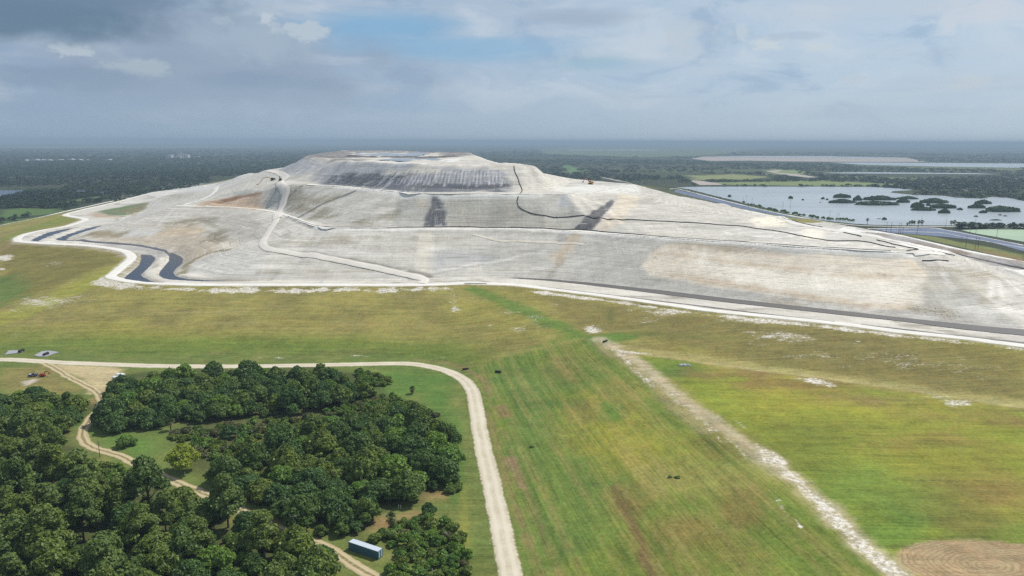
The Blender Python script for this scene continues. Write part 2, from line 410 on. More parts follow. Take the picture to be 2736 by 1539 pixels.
# ------------------------------------------------------------------ shaping: ditches, berms, roughness
DITCH_A = z5([(1380, 512), (1388, 560), (1362, 620), (1292, 682), (1240, 722), (1212, 745), (1262, 765), (1350, 780), (1450, 793), (1590, 800), (1480, 770), (1402, 730),
              (1386, 710), (1420, 680), (1482, 620), (1522, 570), (1526, 545), (1490, 520)])
DITCH_A2 = z1([(288, 1082), (330, 1052), (450, 1000), (600, 965), (740, 952), (640, 985), (500, 1030), (400, 1070), (385, 1092)])
DITCH_B = z5([(1640, 500), (1700, 497), (1770, 528), (1802, 560), (1792, 600), (1732, 650), (1705, 690), (1722, 720), (1762, 735), (1850, 753), (2050, 766), (2350, 774), (2640, 777),
              (2640, 781), (2300, 785), (2000, 785), (1700, 767), (1602, 747), (1560, 715), (1570, 680), (1622, 620), (1660, 575), (1662, 535)])
DITCH_B2 = z1([(528, 1066), (650, 1015), (850, 955), (1035, 918), (950, 955), (800, 1000), (692, 1040), (655, 1068), (720, 1085), (600, 1082)])
LINER_UP = [(1360, 742.5), (1409, 744), (1518, 751), (1708, 770.5), (1898, 792), (1950, 798.5), (2255, 832), (2560, 865), (2736, 881.5), ('w', 320, 372)]
LINER_LO = [('w', 326, 352), (2736, 897), (2560, 879), (2408, 859), (2255, 842.5), (2102, 825.5), (1950, 809), (1844, 796), (1708, 778.5), (1599, 765), (1490, 752.5), (1409, 746)]
waters = {}
def carve(pts, zb, slope=0.5):
    S, d = sdf_poly(pts, 12)
    Z[S] = np.minimum(Z[S], zb + np.maximum(d, -0.5) * slope + 0.6)
for nm, dp in (('a', DITCH_A), ('a2', DITCH_A2), ('b', DITCH_B), ('b2', DITCH_B2)):
    q = GW(dp, 19.2); waters[nm] = q; carve(q, 18.3)
LINED = GW([(1806, 507), (1860, 518), (1909, 529), (1993, 549.5), (2102, 574), (2190, 594), (2160, 591), (2090, 579), (2040, 569), (1975, 556), (1900, 537), (1850, 525.5), (1800, 512.5)], 0.8)
carve(LINED, 0.0, 0.3)
TOP_POND = GW([(948, 407.6), (1140, 407.2), (1170, 409.5), (1128, 412.5), (1135, 416.3), (1060, 417.2), (975, 416.6), (950, 414.5)], 100.0)
TOP_POND2 = GW([(1050, 422.8), (1165, 423.5), (1180, 427), (1150, 431.3), (1060, 430), (1005, 427)], 98.6)
waters['t'] = TOP_POND; waters['t2'] = TOP_POND2
carve(TOP_POND, 99.2, 0.25); carve(TOP_POND2, 97.8, 0.25)
def ridge(pts, h, wd, z=None):
    q = GW(pts, z); S, d = sdf_line(q, wd * 3)
    Z[S] += h * np.exp(-(d / wd) ** 2)
ridge(LIP1[5:], 0.8, 2.2, 50); ridge(LIP1R, 1.0, 2.5, 50)
ridge(LIP2[2:9], 0.8, 2.5, 76)
ridge([(913, 430.5), (1000, 434.5), (1117, 439.6)], 1.2, 4, 98)
ridge([(935, 418.5), (1000, 419.5), (1060, 419.3), (1130, 420.3), (1210, 420)], 1.6, 6, 99.5)
ridge([(940, 404.8), (1080, 405), (1240, 409)], 1.5, 9, 101)
# crumbled spoil heaps along the left and right shoulders
for (a, b, z) in ((665, 464.5, 46), (636, 476, 40), (650, 470, 44), (1980, 557, 56), (1950, 548, 56), (1925, 543, 58)):
    p = P(a, b, z); S, d = sdf_line(np.array([p[:2], p[:2] + 1]), 30)
    Z[S] += 3.0 * np.exp(-(d / 10) ** 2)
GYP = [tuple(p[:2]) for p in EDGE_W] + [(425, 480), tuple(P(2736, 697, 20)[:2] + np.array([2.5, 0])), tuple(P(2408, 627, 20)[:2] + 2), tuple(P(2210, 594, 12)[:2] + 2), (384, 1060), (372, 1300), (335, 1960), (200, 2050), (-300, 2088), (-764, 2068)]
GYP = np.array(GYP)
Sg, dg = sdf_poly(GYP, 60)
DG = np.full(X.shape, 1e3); DG[Sg] = dg
near = np.clip(1 - np.hypot(X, Y) / 2600, 0, 1)
rough = fbm(X, Y, 16, 4, 3) * 0.35 * (near > 0)
rough += np.where(DG < 0, fbm(X / 5.0, Y, 7, 3, 8) * 0.35, 0)
flatm = np.clip((np.abs(Z - 20) - 0.8) / 1.5, 0.05, 1)
rough += np.clip((Z - 96) / 2, 0, 1) * fbm(X, Y / 2.2, 26, 4, 14) * 1.6
rough += np.clip((Z - 79) / 3, 0, 1) * np.clip((99 - Z) / 2, 0, 1) * fbm(X, Y / 8.0, 6, 3, 15) * .5
Z += rough * flatm * np.clip(near * 4, 0, 1) * np.where(Z < 0.6, 0.35, 1)
Z[np.hypot(X, Y) > 2600] = np.minimum(Z[np.hypot(X, Y) > 2600], 0)

# ------------------------------------------------------------------ surface colours (albedo) of the ground
K = 1.22
def A(r, g, b, k=K): return np.array(lin((r, g, b))) / k
ALB = np.zeros(X.shape + (3,)); BARE = np.zeros(X.shape); ROWS = np.zeros(X.shape); WEED = np.zeros(X.shape)
n60 = fbm(X, Y, 60, 4, 21); n25 = fbm(X, Y, 25, 4, 31); n12 = fbm(X, Y, 12, 3, 41); n6 = fbm(X, Y, 6, 3, 51)
n200 = fbm(X, Y, 260, 4, 61); n900 = fbm(X / 2.5, Y, 900, 5, 71); nst = fbm(X / 7.0, Y, 9, 4, 81)
def lerp(S, m, c):
    ALB[S] = ALB[S] * (1 - m[..., None]) + np.asarray(c) * m[..., None]
def full(m, c): lerp(np.s_[:, :], m, c)
def poly(pts, c, soft=2.0, op=1.0, wob=0.0, z=None, wn=None, tgt=None):
    q = GW(pts, z); S, d = sdf_poly(q, soft + abs(wob) + 2)
    d = d + wob * (wn if wn is not None else n12)[S]
    m = np.clip(0.5 - d / soft, 0, 1); m = m * m * (3 - 2 * m) * op
    if tgt is None: lerp(S, m, c)
    else: tgt[S] = tgt[S] * (1 - m) + c * m
def stroke(pts, wd, c, soft=2.0, op=1.0, wob=0.0, z=None, wn=None, tgt=None):
    q = resample(GW(pts, z), 6); S, d = sdf_line(q, wd + soft + abs(wob) + 2)
    d = d - wd / 2 + wob * (wn if wn is not None else n6)[S]
    m = np.clip(0.5 - d / soft, 0, 1); m = m * m * (3 - 2 * m) * op
    if tgt is None: lerp(S, m, c)
    else: tgt[S] = tgt[S] * (1 - m) + c * m
def spot(px, py, rx, ry, c, op=1.0, soft=0.6, tgt=None, z=None):
    """soft patch; radii in photograph pixels at that place"""
    g = np.array([G(px + rx * math.cos(t), py + ry * math.sin(t))[:2] for t in np.linspace(0, 6.28, 13)[:-1]])
    poly([('w', a, b) for a, b in g], c, soft * np.linalg.norm(g[0] - g[6]), op, 0.25 * np.linalg.norm(g[0] - g[6]), tgt=tgt)

ds = np.hypot(X, Y)
# far plain: wet forest on the left, fields and scrub on the right
forest = A(52, 66, 42, 1.9); scrub = A(96, 112, 66, 1.7); field = A(138, 150, 92, 1.6)
full(np.ones(X.shape), forest)
full(np.clip(n200 * 1.6 + 0.25, 0, 1) * 0.5, A(70, 84, 52, 1.8))
rightside = np.clip((X / np.maximum(Y, 1) - 0.02) * 12, 0, 1) * np.clip((ds - 1300) / 400, 0, 1)
full(rightside * np.clip(n900 * 2.2 + 0.25, 0, 1) * 0.55, scrub)
full(rightside * np.clip(n900 * 3 - 0.9, 0, 1) * 0.6, field)
full(np.clip((ds - 6000) / 4000, 0, 1) * np.clip(n900 * 2.0, 0, 1) * 0.4, scrub)
# meadows by the stack on the left
full(np.clip(1 - np.abs(ds - 900) / 700, 0, 1) * np.clip(n60 * 1.8 + 0.1, 0, 1) * (X < -400), A(88, 110, 56, 1.5))
for pts, c in (([(0, 585), (150, 572), (160, 560), (60, 556), (0, 560)], A(86, 118, 58)),
               ([(150, 548), (300, 530), (330, 520), (250, 527), (120, 545)], A(92, 112, 62)),
               ([(0, 606), (110, 588), (180, 570), (100, 578), (0, 592)], A(84, 116, 56))):
    poly(pts, c, 25, 0.8, 25, z=0)
for pts, c in (([(1840, 470), (1960, 466), (2060, 472), (1990, 480), (1860, 481)], A(150, 158, 100)),
               ([(1890, 488), (2200, 482), (2420, 492), (2380, 497), (1950, 494)], A(138, 156, 96)),
               ([(2050, 452), (2150, 455), (2180, 466), (2060, 466)], A(140, 158, 100)),
               ([(1510, 443), (1535, 446), (1552, 462), (1520, 462)], A(104, 152, 88)),
               ([(2200, 470), (2500, 475), (2600, 480), (2300, 480)], A(108, 126, 80)),
               ([(1440, 398), (1540, 391), (1980, 391), (2030, 397), (1900, 414), (1720, 420), (1460, 412)], A(106, 126, 84)),
               ([(80, 415), (240, 412), (300, 414), (180, 417)], A(100, 112, 84)),
               ([(500, 413), (640, 410), (620, 415)], A(110, 122, 84)),
               ([(0, 391), (640, 390), (700, 394), (0, 395)], A(120, 136, 110))):
    poly(pts, c, 60, 0.75, 60, z=0, wn=n60)
# low ground in front: lawns
nearm = np.clip((Y < 620) * 1.0, 0, 1) * (X > -800) * (X < 800)
full(np.clip((900 - ds) / 200, 0, 1), A(104, 118, 58))
full(np.clip((620 - ds) / 100, 0, 1) * np.clip(n25 + 0.35, 0, 1) * 0.6, A(88, 112, 46))
full(np.clip((620 - ds) / 100, 0, 1) * np.clip(n12 * 1.6 - 0.1, 0, 1) * 0.5, A(134, 130, 74))
# outer slope of the stack: dry olive grass
slope = np.clip((Z - 0.8) / 2.5, 0, 1) * (DG > -2)
full(slope, A(144, 138, 74))
full(slope * np.clip(n25 * 2 + 0.2, 0, 1) * 0.55, A(118, 112, 66))
full(slope * np.clip(n60 * 2.2, 0, 1) * 0.5, A(146, 144, 62))
full(slope * np.clip(nst * 2.2, 0, 1) * 0.35, A(150, 140, 92))
full(slope * np.clip((7 - Z) / 4, 0, 1) * np.clip(0.75 + n25, 0, 1), A(108, 124, 48))
poly([(0, 935), (500, 945), (1000, 940), (1250, 975), (1310, 960), (1200, 920), (800, 905), (300, 905), (0, 915)], A(98, 122, 46), 14, 0.65, 10, wn=n25)
poly([(0, 655), (60, 650), (215, 665), (310, 676), (330, 690), (200, 745), (100, 790), (0, 815)], A(110, 104, 50), 18, 0.75, 10)
poly([(300, 735), (330, 700), (250, 735), (100, 800), (0, 840), (0, 870), (120, 825), (270, 760)], A(148, 150, 62), 12, 0.85, 5)
spot(10, 775, 60, 40, A(84, 116, 50), 0.8)
poly([(0, 628), (30, 640), (50, 660), (0, 680)], A(128, 112, 72), 8, 0.7, 4)
poly([(60, 612), (160, 578), (205, 587), (120, 608), (0, 655), (0, 640)], A(118, 132, 54), 14, 0.8, 5)
# right-hand fields
fieldm = np.clip((X - 4) / 8, 0, 1) * np.clip((470 - Y) / 25, 0, 1) * (DG > 0) * (Y > 60) * (X < 700) * np.clip((Z - 0.15) / 0.5, 0, 1)
inner_f = GW([(1260, 985), (1500, 900), (1600, 905), (1660, 945), (1760, 1020), (1910, 1150), (2075, 1262), (2225, 1400), (2375, 1539), ('w', 98, 100), ('w', 8, 100), (1412, 1539), (1350, 1320), (1300, 1080)])
Sx, dd = sdf_poly(inner_f, 10); mm = np.clip(0.5 - dd / 6, 0, 1)
lerp(Sx, mm, A(112, 130, 50)); ROWS[Sx] = mm
outer_f = GW([(1680, 945), (2000, 998), (2300, 1035), (2736, 1100), ('w', 330, 240), ('w', 300, 100), ('w', 120, 100), (2405, 1539), (2245, 1385), (2090, 1238), (1910, 1108), (1770, 990)])
Sx, dd = sdf_poly(outer_f, 10); lerp(Sx, np.clip(0.5 - dd / 8, 0, 1), A(126, 138, 46))
GREEN, YEL, BRN = A(96, 122, 54), A(152, 148, 54), A(134, 112, 64)
for a in [(1380, 1010, 110, 60, GREEN, .8), (1520, 1000, 90, 50, GREEN, .6), (1420, 1180, 70, 160, GREEN, .8), (1560, 1300, 90, 180, GREEN, .7), (1460, 1440, 80, 100, GREEN, .7), (1640, 1160, 120, 90, YEL, .7), (1560, 1080, 60, 40, YEL, .6), (1650, 1060, 70, 50, A(132, 128, 62), .8),
          (1760, 1220, 120, 80, YEL, .5), (1500, 990, 60, 40, BRN, .4), (1690, 1340, 60, 50, BRN, .6), (1980, 1340, 70, 70, BRN, .7), (1830, 1430, 90, 60, BRN, .7), (1750, 1480, 110, 60, A(104, 110, 44), .8), (1940, 1490, 110, 50, A(110, 118, 48), .8),
          (1880, 1270, 170, 45, A(142, 142, 72), .9), (1940, 1190, 80, 50, A(118, 108, 58), .5), (1480, 1080, 70, 10, A(74, 108, 44), .8), (1630, 1100, 35, 30, A(88, 128, 42), .8), (1560, 1100, 50, 30, A(140, 124, 70), .6),
          (2100, 1060, 150, 60, YEL, .55), (2400, 1110, 260, 50, YEL, .65), (2300, 1220, 260, 70, A(118, 132, 46), .6), (2550, 1230, 200, 70, A(138, 138, 50), .7), (2640, 1320, 140, 60, BRN, .75), (2480, 1350, 120, 60, A(100, 112, 48), .7),
          (2280, 1330, 140, 90, A(104, 130, 50), .75), (2400, 1430, 120, 60, A(100, 134, 50), .75), (2660, 1430, 120, 40, A(98, 126, 46), .7), (2100, 1190, 120, 60, A(108, 116, 44), .5), (2250, 1140, 120, 16, A(96, 96, 44), .5), (2480, 1180, 150, 14, BRN, .6), (2600, 1400, 100, 30, A(112, 98, 52), .6),
          (1790, 975, 80, 18, A(112, 134, 48), .9), (1830, 995, 60, 14, A(84, 118, 46), .9), (1950, 1000, 110, 12, A(134, 104, 68), .85), (2120, 1030, 140, 13, A(132, 104, 66), .8), (2300, 1062, 120, 10, A(132, 112, 72), .7), (2560, 1110, 160, 12, A(120, 104, 66), .6), (2700, 1130, 60, 10, A(124, 96, 62), .6)]:
    spot(*a[:4], a[4], a[5])
# mown stripes beside the gravel road
rd = GW([(1640, 935), (2350, 1539)], 10); rdv = (rd[1] - rd[0]) / np.linalg.norm(rd[1] - rd[0])
across = X * (-rdv[1]) + Y * rdv[0]; along = X * rdv[0] + Y * rdv[1]
stripe = fbm(across, along / 30.0, 2.6, 3, 91)
full(ROWS * np.clip(stripe * 2.4, 0, 1) * 0.42, A(150, 136, 84)); full(ROWS * np.clip(-stripe * 2.4, 0, 1) * 0.4, A(70, 100, 40))
for pts, wd, c in (([(1300, 1100), (1330, 1200), (1370, 1330), (1420, 1480), (1440, 1539)], 2.2, A(136, 118, 78)), ([(1345, 1150), (1390, 1270), (1460, 1450), (1495, 1539)], 1.4, A(132, 122, 76)), ([(1640, 1300), (1700, 1420), (1740, 1539)], 2.5, A(112, 84, 58))):
    stroke(pts, wd, c, 2.5, 0.7, 1.5)
poly([(1352, 1225), (1376, 1222), (1400, 1285), (1408, 1310), (1380, 1300), (1360, 1255)], A(146, 122, 92), 2, 0.9, 1.5)
poly([(1320, 1085), (1350, 1082), (1365, 1110), (1335, 1118)], A(134, 116, 76), 3, 0.8, 2)
stroke([(1110, 962), (1180, 968), (1240, 985), (1290, 1015), (1310, 1060)], 3, A(140, 118, 84), 3, 0.7, 1.5)
# ploughed oval at the lower right: concentric furrows of dry soil
oc = G(2650, 1510)[:2]; ov_ = np.array([(X - oc[0]) / 25.5, (Y - oc[1]) / 13.0]); r_o = np.hypot(ov_[0], ov_[1]) + 0.03 * n12
mo = np.clip((1.0 - r_o) / 0.05, 0, 1)
full(mo, A(172, 152, 116)); FUR = np.clip(r_o, 0, 2); full(mo * np.clip(n6 * 1.5 + .1, 0, 1) * .5, A(146, 124, 90))
full(mo * np.clip((0.3 - np.hypot(ov_[0] - .2, ov_[1] + .62)) * 8, 0, 1) * 0.7, A(88, 88, 50))
full(np.clip(1 - np.abs(r_o - 1.06) / 0.07, 0, 1) * 0.6, A(112, 116, 56))
# grass way along the old bench, and the swale that runs down to it
stroke([(1620, 925), (1700, 935), (2000, 978), (2300, 1017), (2736, 1082)], 9, A(164, 157, 98), 4, 0.95, 2)
stroke([(1660, 940), (2000, 985), (2300, 1024), (2736, 1090)], 1.5, A(178, 166, 122), 1.5, 0.7, 1.2, wn=n12)
stroke([(1265, 772), (1330, 800), (1400, 830), (1470, 862), (1540, 892), (1600, 912)], 12, A(94, 126, 50), 7, 0.85, 4)
stroke([(1600, 915), (1640, 900), (1720, 893), (1850, 900), (1950, 905)], 5, A(88, 124, 46), 5, 0.8, 3)
poly([(1560, 900), (1640, 888), (1740, 880), (1700, 905), (1620, 918)], A(86, 124, 46), 6, 0.8, 4)
stroke([(1300, 960), (1400, 940), (1500, 918), (1560, 905)], 4, A(146, 142, 80), 4, 0.6, 2)
stroke([(1600, 918), (1660, 960), (1740, 1020), (1800, 1080), (1880, 1150)], 7, A(150, 142, 98), 5, 0.8, 3)
# right part of outer slope is browner, with bands of bare gypsum
poly([(1440, 790), (1630, 812), (1900, 848), (2250, 885), (2736, 945), (2736, 1070), (2300, 1010), (2000, 968), (1720, 890), (1560, 880)], A(118, 110, 62), 14, 0.7, 10, wn=n25)
poly([(1620, 830), (1640, 826), (1640, 870), (1625, 868)], A(84, 96, 48), 5, 0.7, 2)
# sandy apron where the tracks meet at the left, bare soil in the clearings
poly([(95, 965), (330, 985), (320, 1010), (305, 1030), (285, 1050), (255, 1052), (150, 985)], A(200, 184, 144), 6, 0.85, 6)
poly([(0, 985), (120, 975), (230, 1040), (180, 1055), (60, 1050), (0, 1040)], A(140, 126, 76), 8, 0.7, 6)
poly([(60, 1020), (100, 1010), (98, 1020), (70, 1030)], A(196, 190, 176), 1.5, 0.9, 1)
for a in [(575, 1150, 26, 10), (670, 1140, 30, 14), (640, 1170, 60, 10), (560, 1185, 40, 8), (590, 1205, 30, 16), (800, 1115, 25, 8), (1030, 1400, 60, 26), (1150, 1322, 60, 10), (1110, 1378, 40, 10), (250, 1085, 12, 26), (345, 1440, 30, 8), (640, 1335, 30, 8), (1190, 1030, 1, 1), (700, 1395, 60, 10)]:
    spot(*a, A(150, 122, 86), 0.85)
for a in [(345, 1190, 80, 34), (1000, 1040, 90, 50), (1130, 1030, 90, 30), (1170, 1100, 40, 60), (1215, 1230, 24, 120), (230, 1130, 40, 40), (1060, 1010, 120, 16)]:
    spot(*a, A(82, 118, 48), 0.85)
spot(1240, 1420, 16, 120, A(128, 132, 58), 0.7)
spot(1230, 1500, 20, 50, A(100, 116, 48), 0.7)
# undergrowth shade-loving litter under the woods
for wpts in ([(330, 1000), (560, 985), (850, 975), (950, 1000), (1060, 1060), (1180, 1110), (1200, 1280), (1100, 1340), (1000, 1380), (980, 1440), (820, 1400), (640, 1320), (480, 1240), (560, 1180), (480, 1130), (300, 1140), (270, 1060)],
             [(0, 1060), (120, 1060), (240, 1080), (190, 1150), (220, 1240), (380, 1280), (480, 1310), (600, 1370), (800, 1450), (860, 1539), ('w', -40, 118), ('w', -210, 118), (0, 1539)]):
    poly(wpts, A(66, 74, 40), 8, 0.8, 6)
# the gypsum stack itself
gm = np.clip(0.5 - (DG + 1.2 * n6 + 1.0 * n12) / 2.0, 0, 1)
GYPM = gm.copy()
full(gm, A(205, 200, 187, 1.12))
full(gm * np.clip(nst * 1.8 + 0.1, 0, 1) * 0.5, A(180, 177, 168, 1.1))
full(gm * np.clip(-nst * 2 - 0.1, 0, 1) * 0.5, A(222, 218, 208, 1.1))
full(gm * np.clip(n60 * 2, 0, 1) * 0.35, A(188, 184, 172, 1.1))
full(gm * np.clip(n200 * 2, 0, 1) * 0.25, A(176, 178, 178, 1.1))
CREAM, WHITE, TAN = A(232, 222, 200, 1.05), A(238, 234, 224, 1.05), A(206, 190, 166, 1.1)
GREYD, GREYM, SCRUBC = A(112, 114, 118, 1.1), A(156, 158, 160, 1.1), A(128, 118, 88, 1.15)
# left flank: tan and brown ground, scrub bands
poly(z1([(700, 1060), (1150, 1100), (1450, 1130), (1700, 1190), (1790, 1240), (1760, 1330), (2100, 1200), (2200, 1120), (2100, 1060), (2000, 1000), (2050, 940), (1900, 900), (1500, 950), (1000, 980)]), A(186, 172, 148, 1.1), 12, 0.8, 6)
poly(z1([(1500, 1030), (1900, 1010), (2050, 980), (2000, 950), (1700, 960)]), A(206, 186, 154, 1.1), 10, 0.7, 6)
poly(z1([(1000, 990), (1300, 960), (1560, 960), (1500, 1030), (1250, 1050)]), A(206, 206, 200, 1.1), 14, 0.8, 6)
poly(z1([(830, 1030), (900, 990), (1150, 1010), (1250, 990), (1180, 1040), (950, 1040)]), A(146, 130, 92, 1.1), 8, 0.7, 6)
for pts in ([(1500, 930), (1700, 910), (1900, 885), (2100, 860)], [(1900, 910), (2050, 900), (2200, 1000)], [(2000, 1080), (2150, 1060), (2250, 1100)], [(2050, 980), (2150, 1060)]):
    stroke(z1(pts), 7, SCRUBC, 9, 0.75, 8, wn=n12)
poly(z1([(1900, 820), (2300, 790), (2574, 820), (2574, 1050), (2400, 1100), (2250, 1050), (2150, 950), (2000, 900)]), A(166, 160, 148, 1.1), 18, 0.6, 10)
poly(z1([(2020, 690), (2350, 620), (2574, 590), (2574, 780), (2420, 770), (2200, 745), (1930, 745)]), A(178, 150, 120, 1.1), 10, 0.8, 6)
poly(z1([(2080, 690), (2350, 625), (2560, 595), (2574, 625), (2380, 655), (2100, 705)]), A(130, 94, 70, 1.1), 5, 0.85, 3)
poly(z1([(2140, 640), (2400, 580), (2700, 560), (2720, 600), (2540, 600), (2300, 640)]), A(166, 170, 164, 1.1), 8, 0.8, 4)
poly(z1([(950, 790), (1100, 760), (1480, 690), (1400, 780), (1250, 830), (1080, 830)]), A(92, 116, 60), 8, 0.9, 4)
poly(z1([(1180, 790), (1480, 690), (1420, 780), (1300, 820)]), A(134, 124, 84), 8, 0.8, 5)
poly(z1([(880, 800), (960, 800), (1080, 835), (1250, 835), (1300, 815), (1350, 825), (1100, 850), (900, 850)]), A(176, 152, 124), 6, 0.8, 4)
poly(z1([(1480, 690), (1600, 640), (1850, 600), (2000, 560), (1980, 600), (1800, 680), (1560, 740), (1420, 830)]), A(190, 186, 178, 1.1), 10, 0.6, 6)
spot(525, 502, 30, 8, A(200, 202, 204, 1.05), 0.8); spot(470, 525, 18, 6, A(150, 138, 104), 0.8)
stroke(z5([(1780, 700), (1810, 640), (1900, 570), (2050, 500), (2250, 465)]), 5, A(140, 130, 92), 6, 0.85, 4)
poly(z5([(1900, 620), (2250, 480), (2574, 470), (2574, 745), (2100, 735), (1870, 700)]), A(206, 203, 194, 1.08), 10, 0.7, 6)
spot(608, 655, 20, 9, CREAM, 0.9)
stroke(z1([(120, 1100), (400, 1120), (800, 1145), (1100, 1180), (1220, 1240)]), 6, A(168, 160, 140), 4, 0.8, 4, wn=n6)
stroke(z5([(1240, 490), (1370, 540), (1340, 610), (1190, 700), (1160, 740)]), 5, A(140, 130, 92), 4, 0.8, 3)
# grey wet floor between the two ditches
poly(z5([(1000, 420), (1300, 430), (1500, 450), (1680, 500), (1700, 520), (1600, 540), (1500, 500), (1250, 470), (900, 430)]), A(166, 164, 160, 1.1), 6, 0.8, 3)
# centre of the front: lower tier
for pts, wd, c, op in ((z6([(380, 300), (450, 340), (600, 360), (1000, 355), (1500, 350), (1740, 350)]), 3, A(164, 156, 136, 1.1), .7), (z6([(380, 405), (700, 405), (1100, 405)]), 7, A(170, 162, 142, 1.1), .6), (z6([(1850, 350), (2230, 352)]), 4, A(168, 160, 144, 1.1), .6),
                       (z6([(150, 685), (500, 690), (800, 680)]), 3, A(160, 150, 130, 1.1), .6), (z6([(1000, 680), (1250, 672)]), 4, A(170, 160, 144, 1.1), .7), (z6([(800, 440), (1300, 450), (1700, 470)]), 7, A(184, 178, 164, 1.1), .5)):
    stroke(pts, wd, c, 5, op, 4, wn=n12)
stroke(z6([(1795, 330), (1795, 450), (1780, 600), (1770, 690)]), 13, A(214, 207, 190, 1.08), 3, 0.8, 1.5)
poly(z6([(1850, 470), (2350, 470), (2574, 560), (2300, 610), (1870, 680)]), A(182, 182, 180, 1.1), 14, 0.7, 6)
stroke(z6([(1850, 695), (2100, 650), (2350, 605), (2574, 570), (2750, 520), (2950, 490)]), 2.5, A(224, 220, 210, 1.05), 2.5, 0.8, 1)
stroke(z6([(1850, 705), (2100, 660), (2350, 614)]), 2.0, A(160, 158, 150, 1.1), 2.5, 0.6, 1)
poly(z6([(250, 430), (330, 460), (600, 488), (760, 495), (920, 530), (1120, 560), (1300, 600), (1500, 640), (1700, 675), (1830, 705), (1870, 745), (1800, 745), (1600, 685), (1400, 648), (1200, 605), (1000, 575), (850, 550), (700, 525), (450, 500), (290, 470)]), A(140, 134, 124, 1.1), 3, 0.85, 2)
stroke(z6([(1640, 745), (1700, 750)]), 4, SCRUBC, 4, .6, 2)
poly(z6([(740, 780), (790, 775), (800, 805), (745, 805)]), A(160, 166, 174), 3, 0.8, 2)
# dark wet fans on the middle tier
FAN_A = z2([(2040, 648), (2080, 650), (2140, 700), (2170, 780), (2175, 850), (2170, 935), (1960, 935), (1985, 850), (2010, 740)])
poly(z2([(1885, 625), (1970, 625), (1975, 730), (1890, 735)]), A(214, 202, 178, 1.08), 6, 0.7, 3)
FAN_B = z3([(1600, 672), (1622, 690), (1600, 740), (1530, 820), (1460, 910), (1400, 985), (1200, 975), (1300, 890), (1400, 800), (1500, 735)])
stroke(z3([(1650, 720), (1580, 800), (1480, 900), (1440, 960)]), 6, A(206, 206, 206, 1.05), 4, .7, 2)
stroke(z3([(1790, 640), (1700, 740), (1620, 830), (1540, 920)]), 18, A(220, 206, 182, 1.05), 8, .75, 5)
stroke(z3([(1230, 1040), (1180, 1130), (1100, 1220), (1060, 1265)]), 10, A(206, 188, 160, 1.08), 4, .75, 4)
stroke(z3([(1130, 1000), (1080, 1070)]), 6, A(160, 156, 152), 5, .6, 4)
stroke(z3([(1080, 1280), (1030, 1350), (980, 1440)]), 6, A(170, 158, 136), 6, .5, 3)
stroke(z3([(1150, 640), (1120, 700)]), 8, A(190, 194, 200), 8, .7, 3)
stroke(z2([(1265, 600), (1000, 700), (850, 780), (720, 850)]), 6, A(104, 104, 108, 1.1), 2.5, 0.95, 1.0)
stroke(z2([(790, 525), (640, 640)]), 2, A(124, 120, 112), 2, .9)
for pts, wd in ((z2([(640, 660), (800, 680), (1000, 690), (1090, 650)]), 16), (z2([(640, 760), (780, 770), (1000, 795)]), 8), (z2([(860, 845), (1000, 850), (1100, 830)]), 7), (z2([(1540, 850), (1650, 820)]), 6), (z2([(1280, 890), (1430, 900)]), 8)):
    stroke(pts, wd, A(136, 128, 100, 1.1), 10, .6, 9, wn=n12)
poly(z3([(0, 700), (500, 710), (660, 700), (700, 800), (900, 840), (1250, 870), (1150, 960), (0, 950)]), A(186, 180, 164, 1.1), 16, .7, 8)
stroke(z2([(620, 840), (760, 900), (900, 945), (990, 950)]), 5, A(130, 128, 126), 3, .85, 1.5)
# top tier: dark furrowed wet face
DARK1 = A(118, 121, 127, 1.05)
poly(z2([(1000, 330), (1900, 338), (2574, 368), (2700, 380), (2780, 450), (2450, 450), (1500, 430), (1000, 470), (860, 500), (900, 400)]), A(156, 159, 163, 1.08), 10, .85, 8)
poly(z2([(2500, 380), (2760, 390), (2830, 560), (2780, 600), (2600, 560)]), A(150, 151, 154, 1.08), 14, .7, 10)
poly(z2([(890, 510), (1050, 450), (1200, 425), (1450, 415), (1600, 430), (1680, 465), (1900, 430), (2100, 420), (2450, 440), (2750, 440), (2780, 480), (2800, 560), (2700, 600), (1700, 605), (1400, 575), (1100, 545)]), A(122, 125, 131, 1.08), 10, 0.92, 6)
poly(z2([(1050, 445), (1200, 428), (1450, 418), (1600, 432), (1660, 455), (1500, 540), (1450, 575), (1250, 560), (1000, 520)]), A(92, 95, 101, 1.08), 6, 0.92, 5)
poly(z2([(1450, 575), (1680, 465), (1860, 500), (1950, 540), (2700, 520), (2700, 600), (1750, 605)]), A(106, 109, 115, 1.08), 8, 0.85, 5)
stroke(z2([(1950, 545), (2250, 548), (2400, 552), (2600, 545), (2780, 530)]), 6, A(84, 86, 90), 4, .85, 2)
for k in range(62):                                            # furrows
    x = 1500 + k * 20; s = -1.1 + 0.021 * k
    if s > 0.2: s = 0.2
    yt = 385 + (k % 5) * 8; yb = 520 + rng.uniform(-20, 25)
    stroke(z2([(x + (yb - yt) * -s * 0.7, yt), (x, yb)]), 1.6, A(190, 193, 197, 1.02) if k % 2 else A(88, 91, 97, 1.05), 2.0, 0.7, 0.6)
for k in range(30):
    a = rng.uniform(950, 1600); b = rng.uniform(440, 560); l = rng.uniform(30, 110)
    stroke(z2([(a, b), (a + l, b - l * 0.35)]), rng.uniform(1, 3), A(74, 76, 80) if k % 2 else A(168, 171, 175), 2, 0.6, 1)
stroke(z2([(1480, 580), (1600, 510), (1680, 460), (1750, 450), (1880, 425)]), 4, A(88, 90, 95), 3, .8, 1)
stroke(z2([(1500, 575), (1640, 470)]), 3, A(196, 198, 200), 2, .7, 1)
poly(z2([(520, 415), (700, 300), (800, 250), (860, 290), (1000, 330), (850, 410), (700, 430)]), A(166, 168, 172, 1.08), 12, .8, 8)
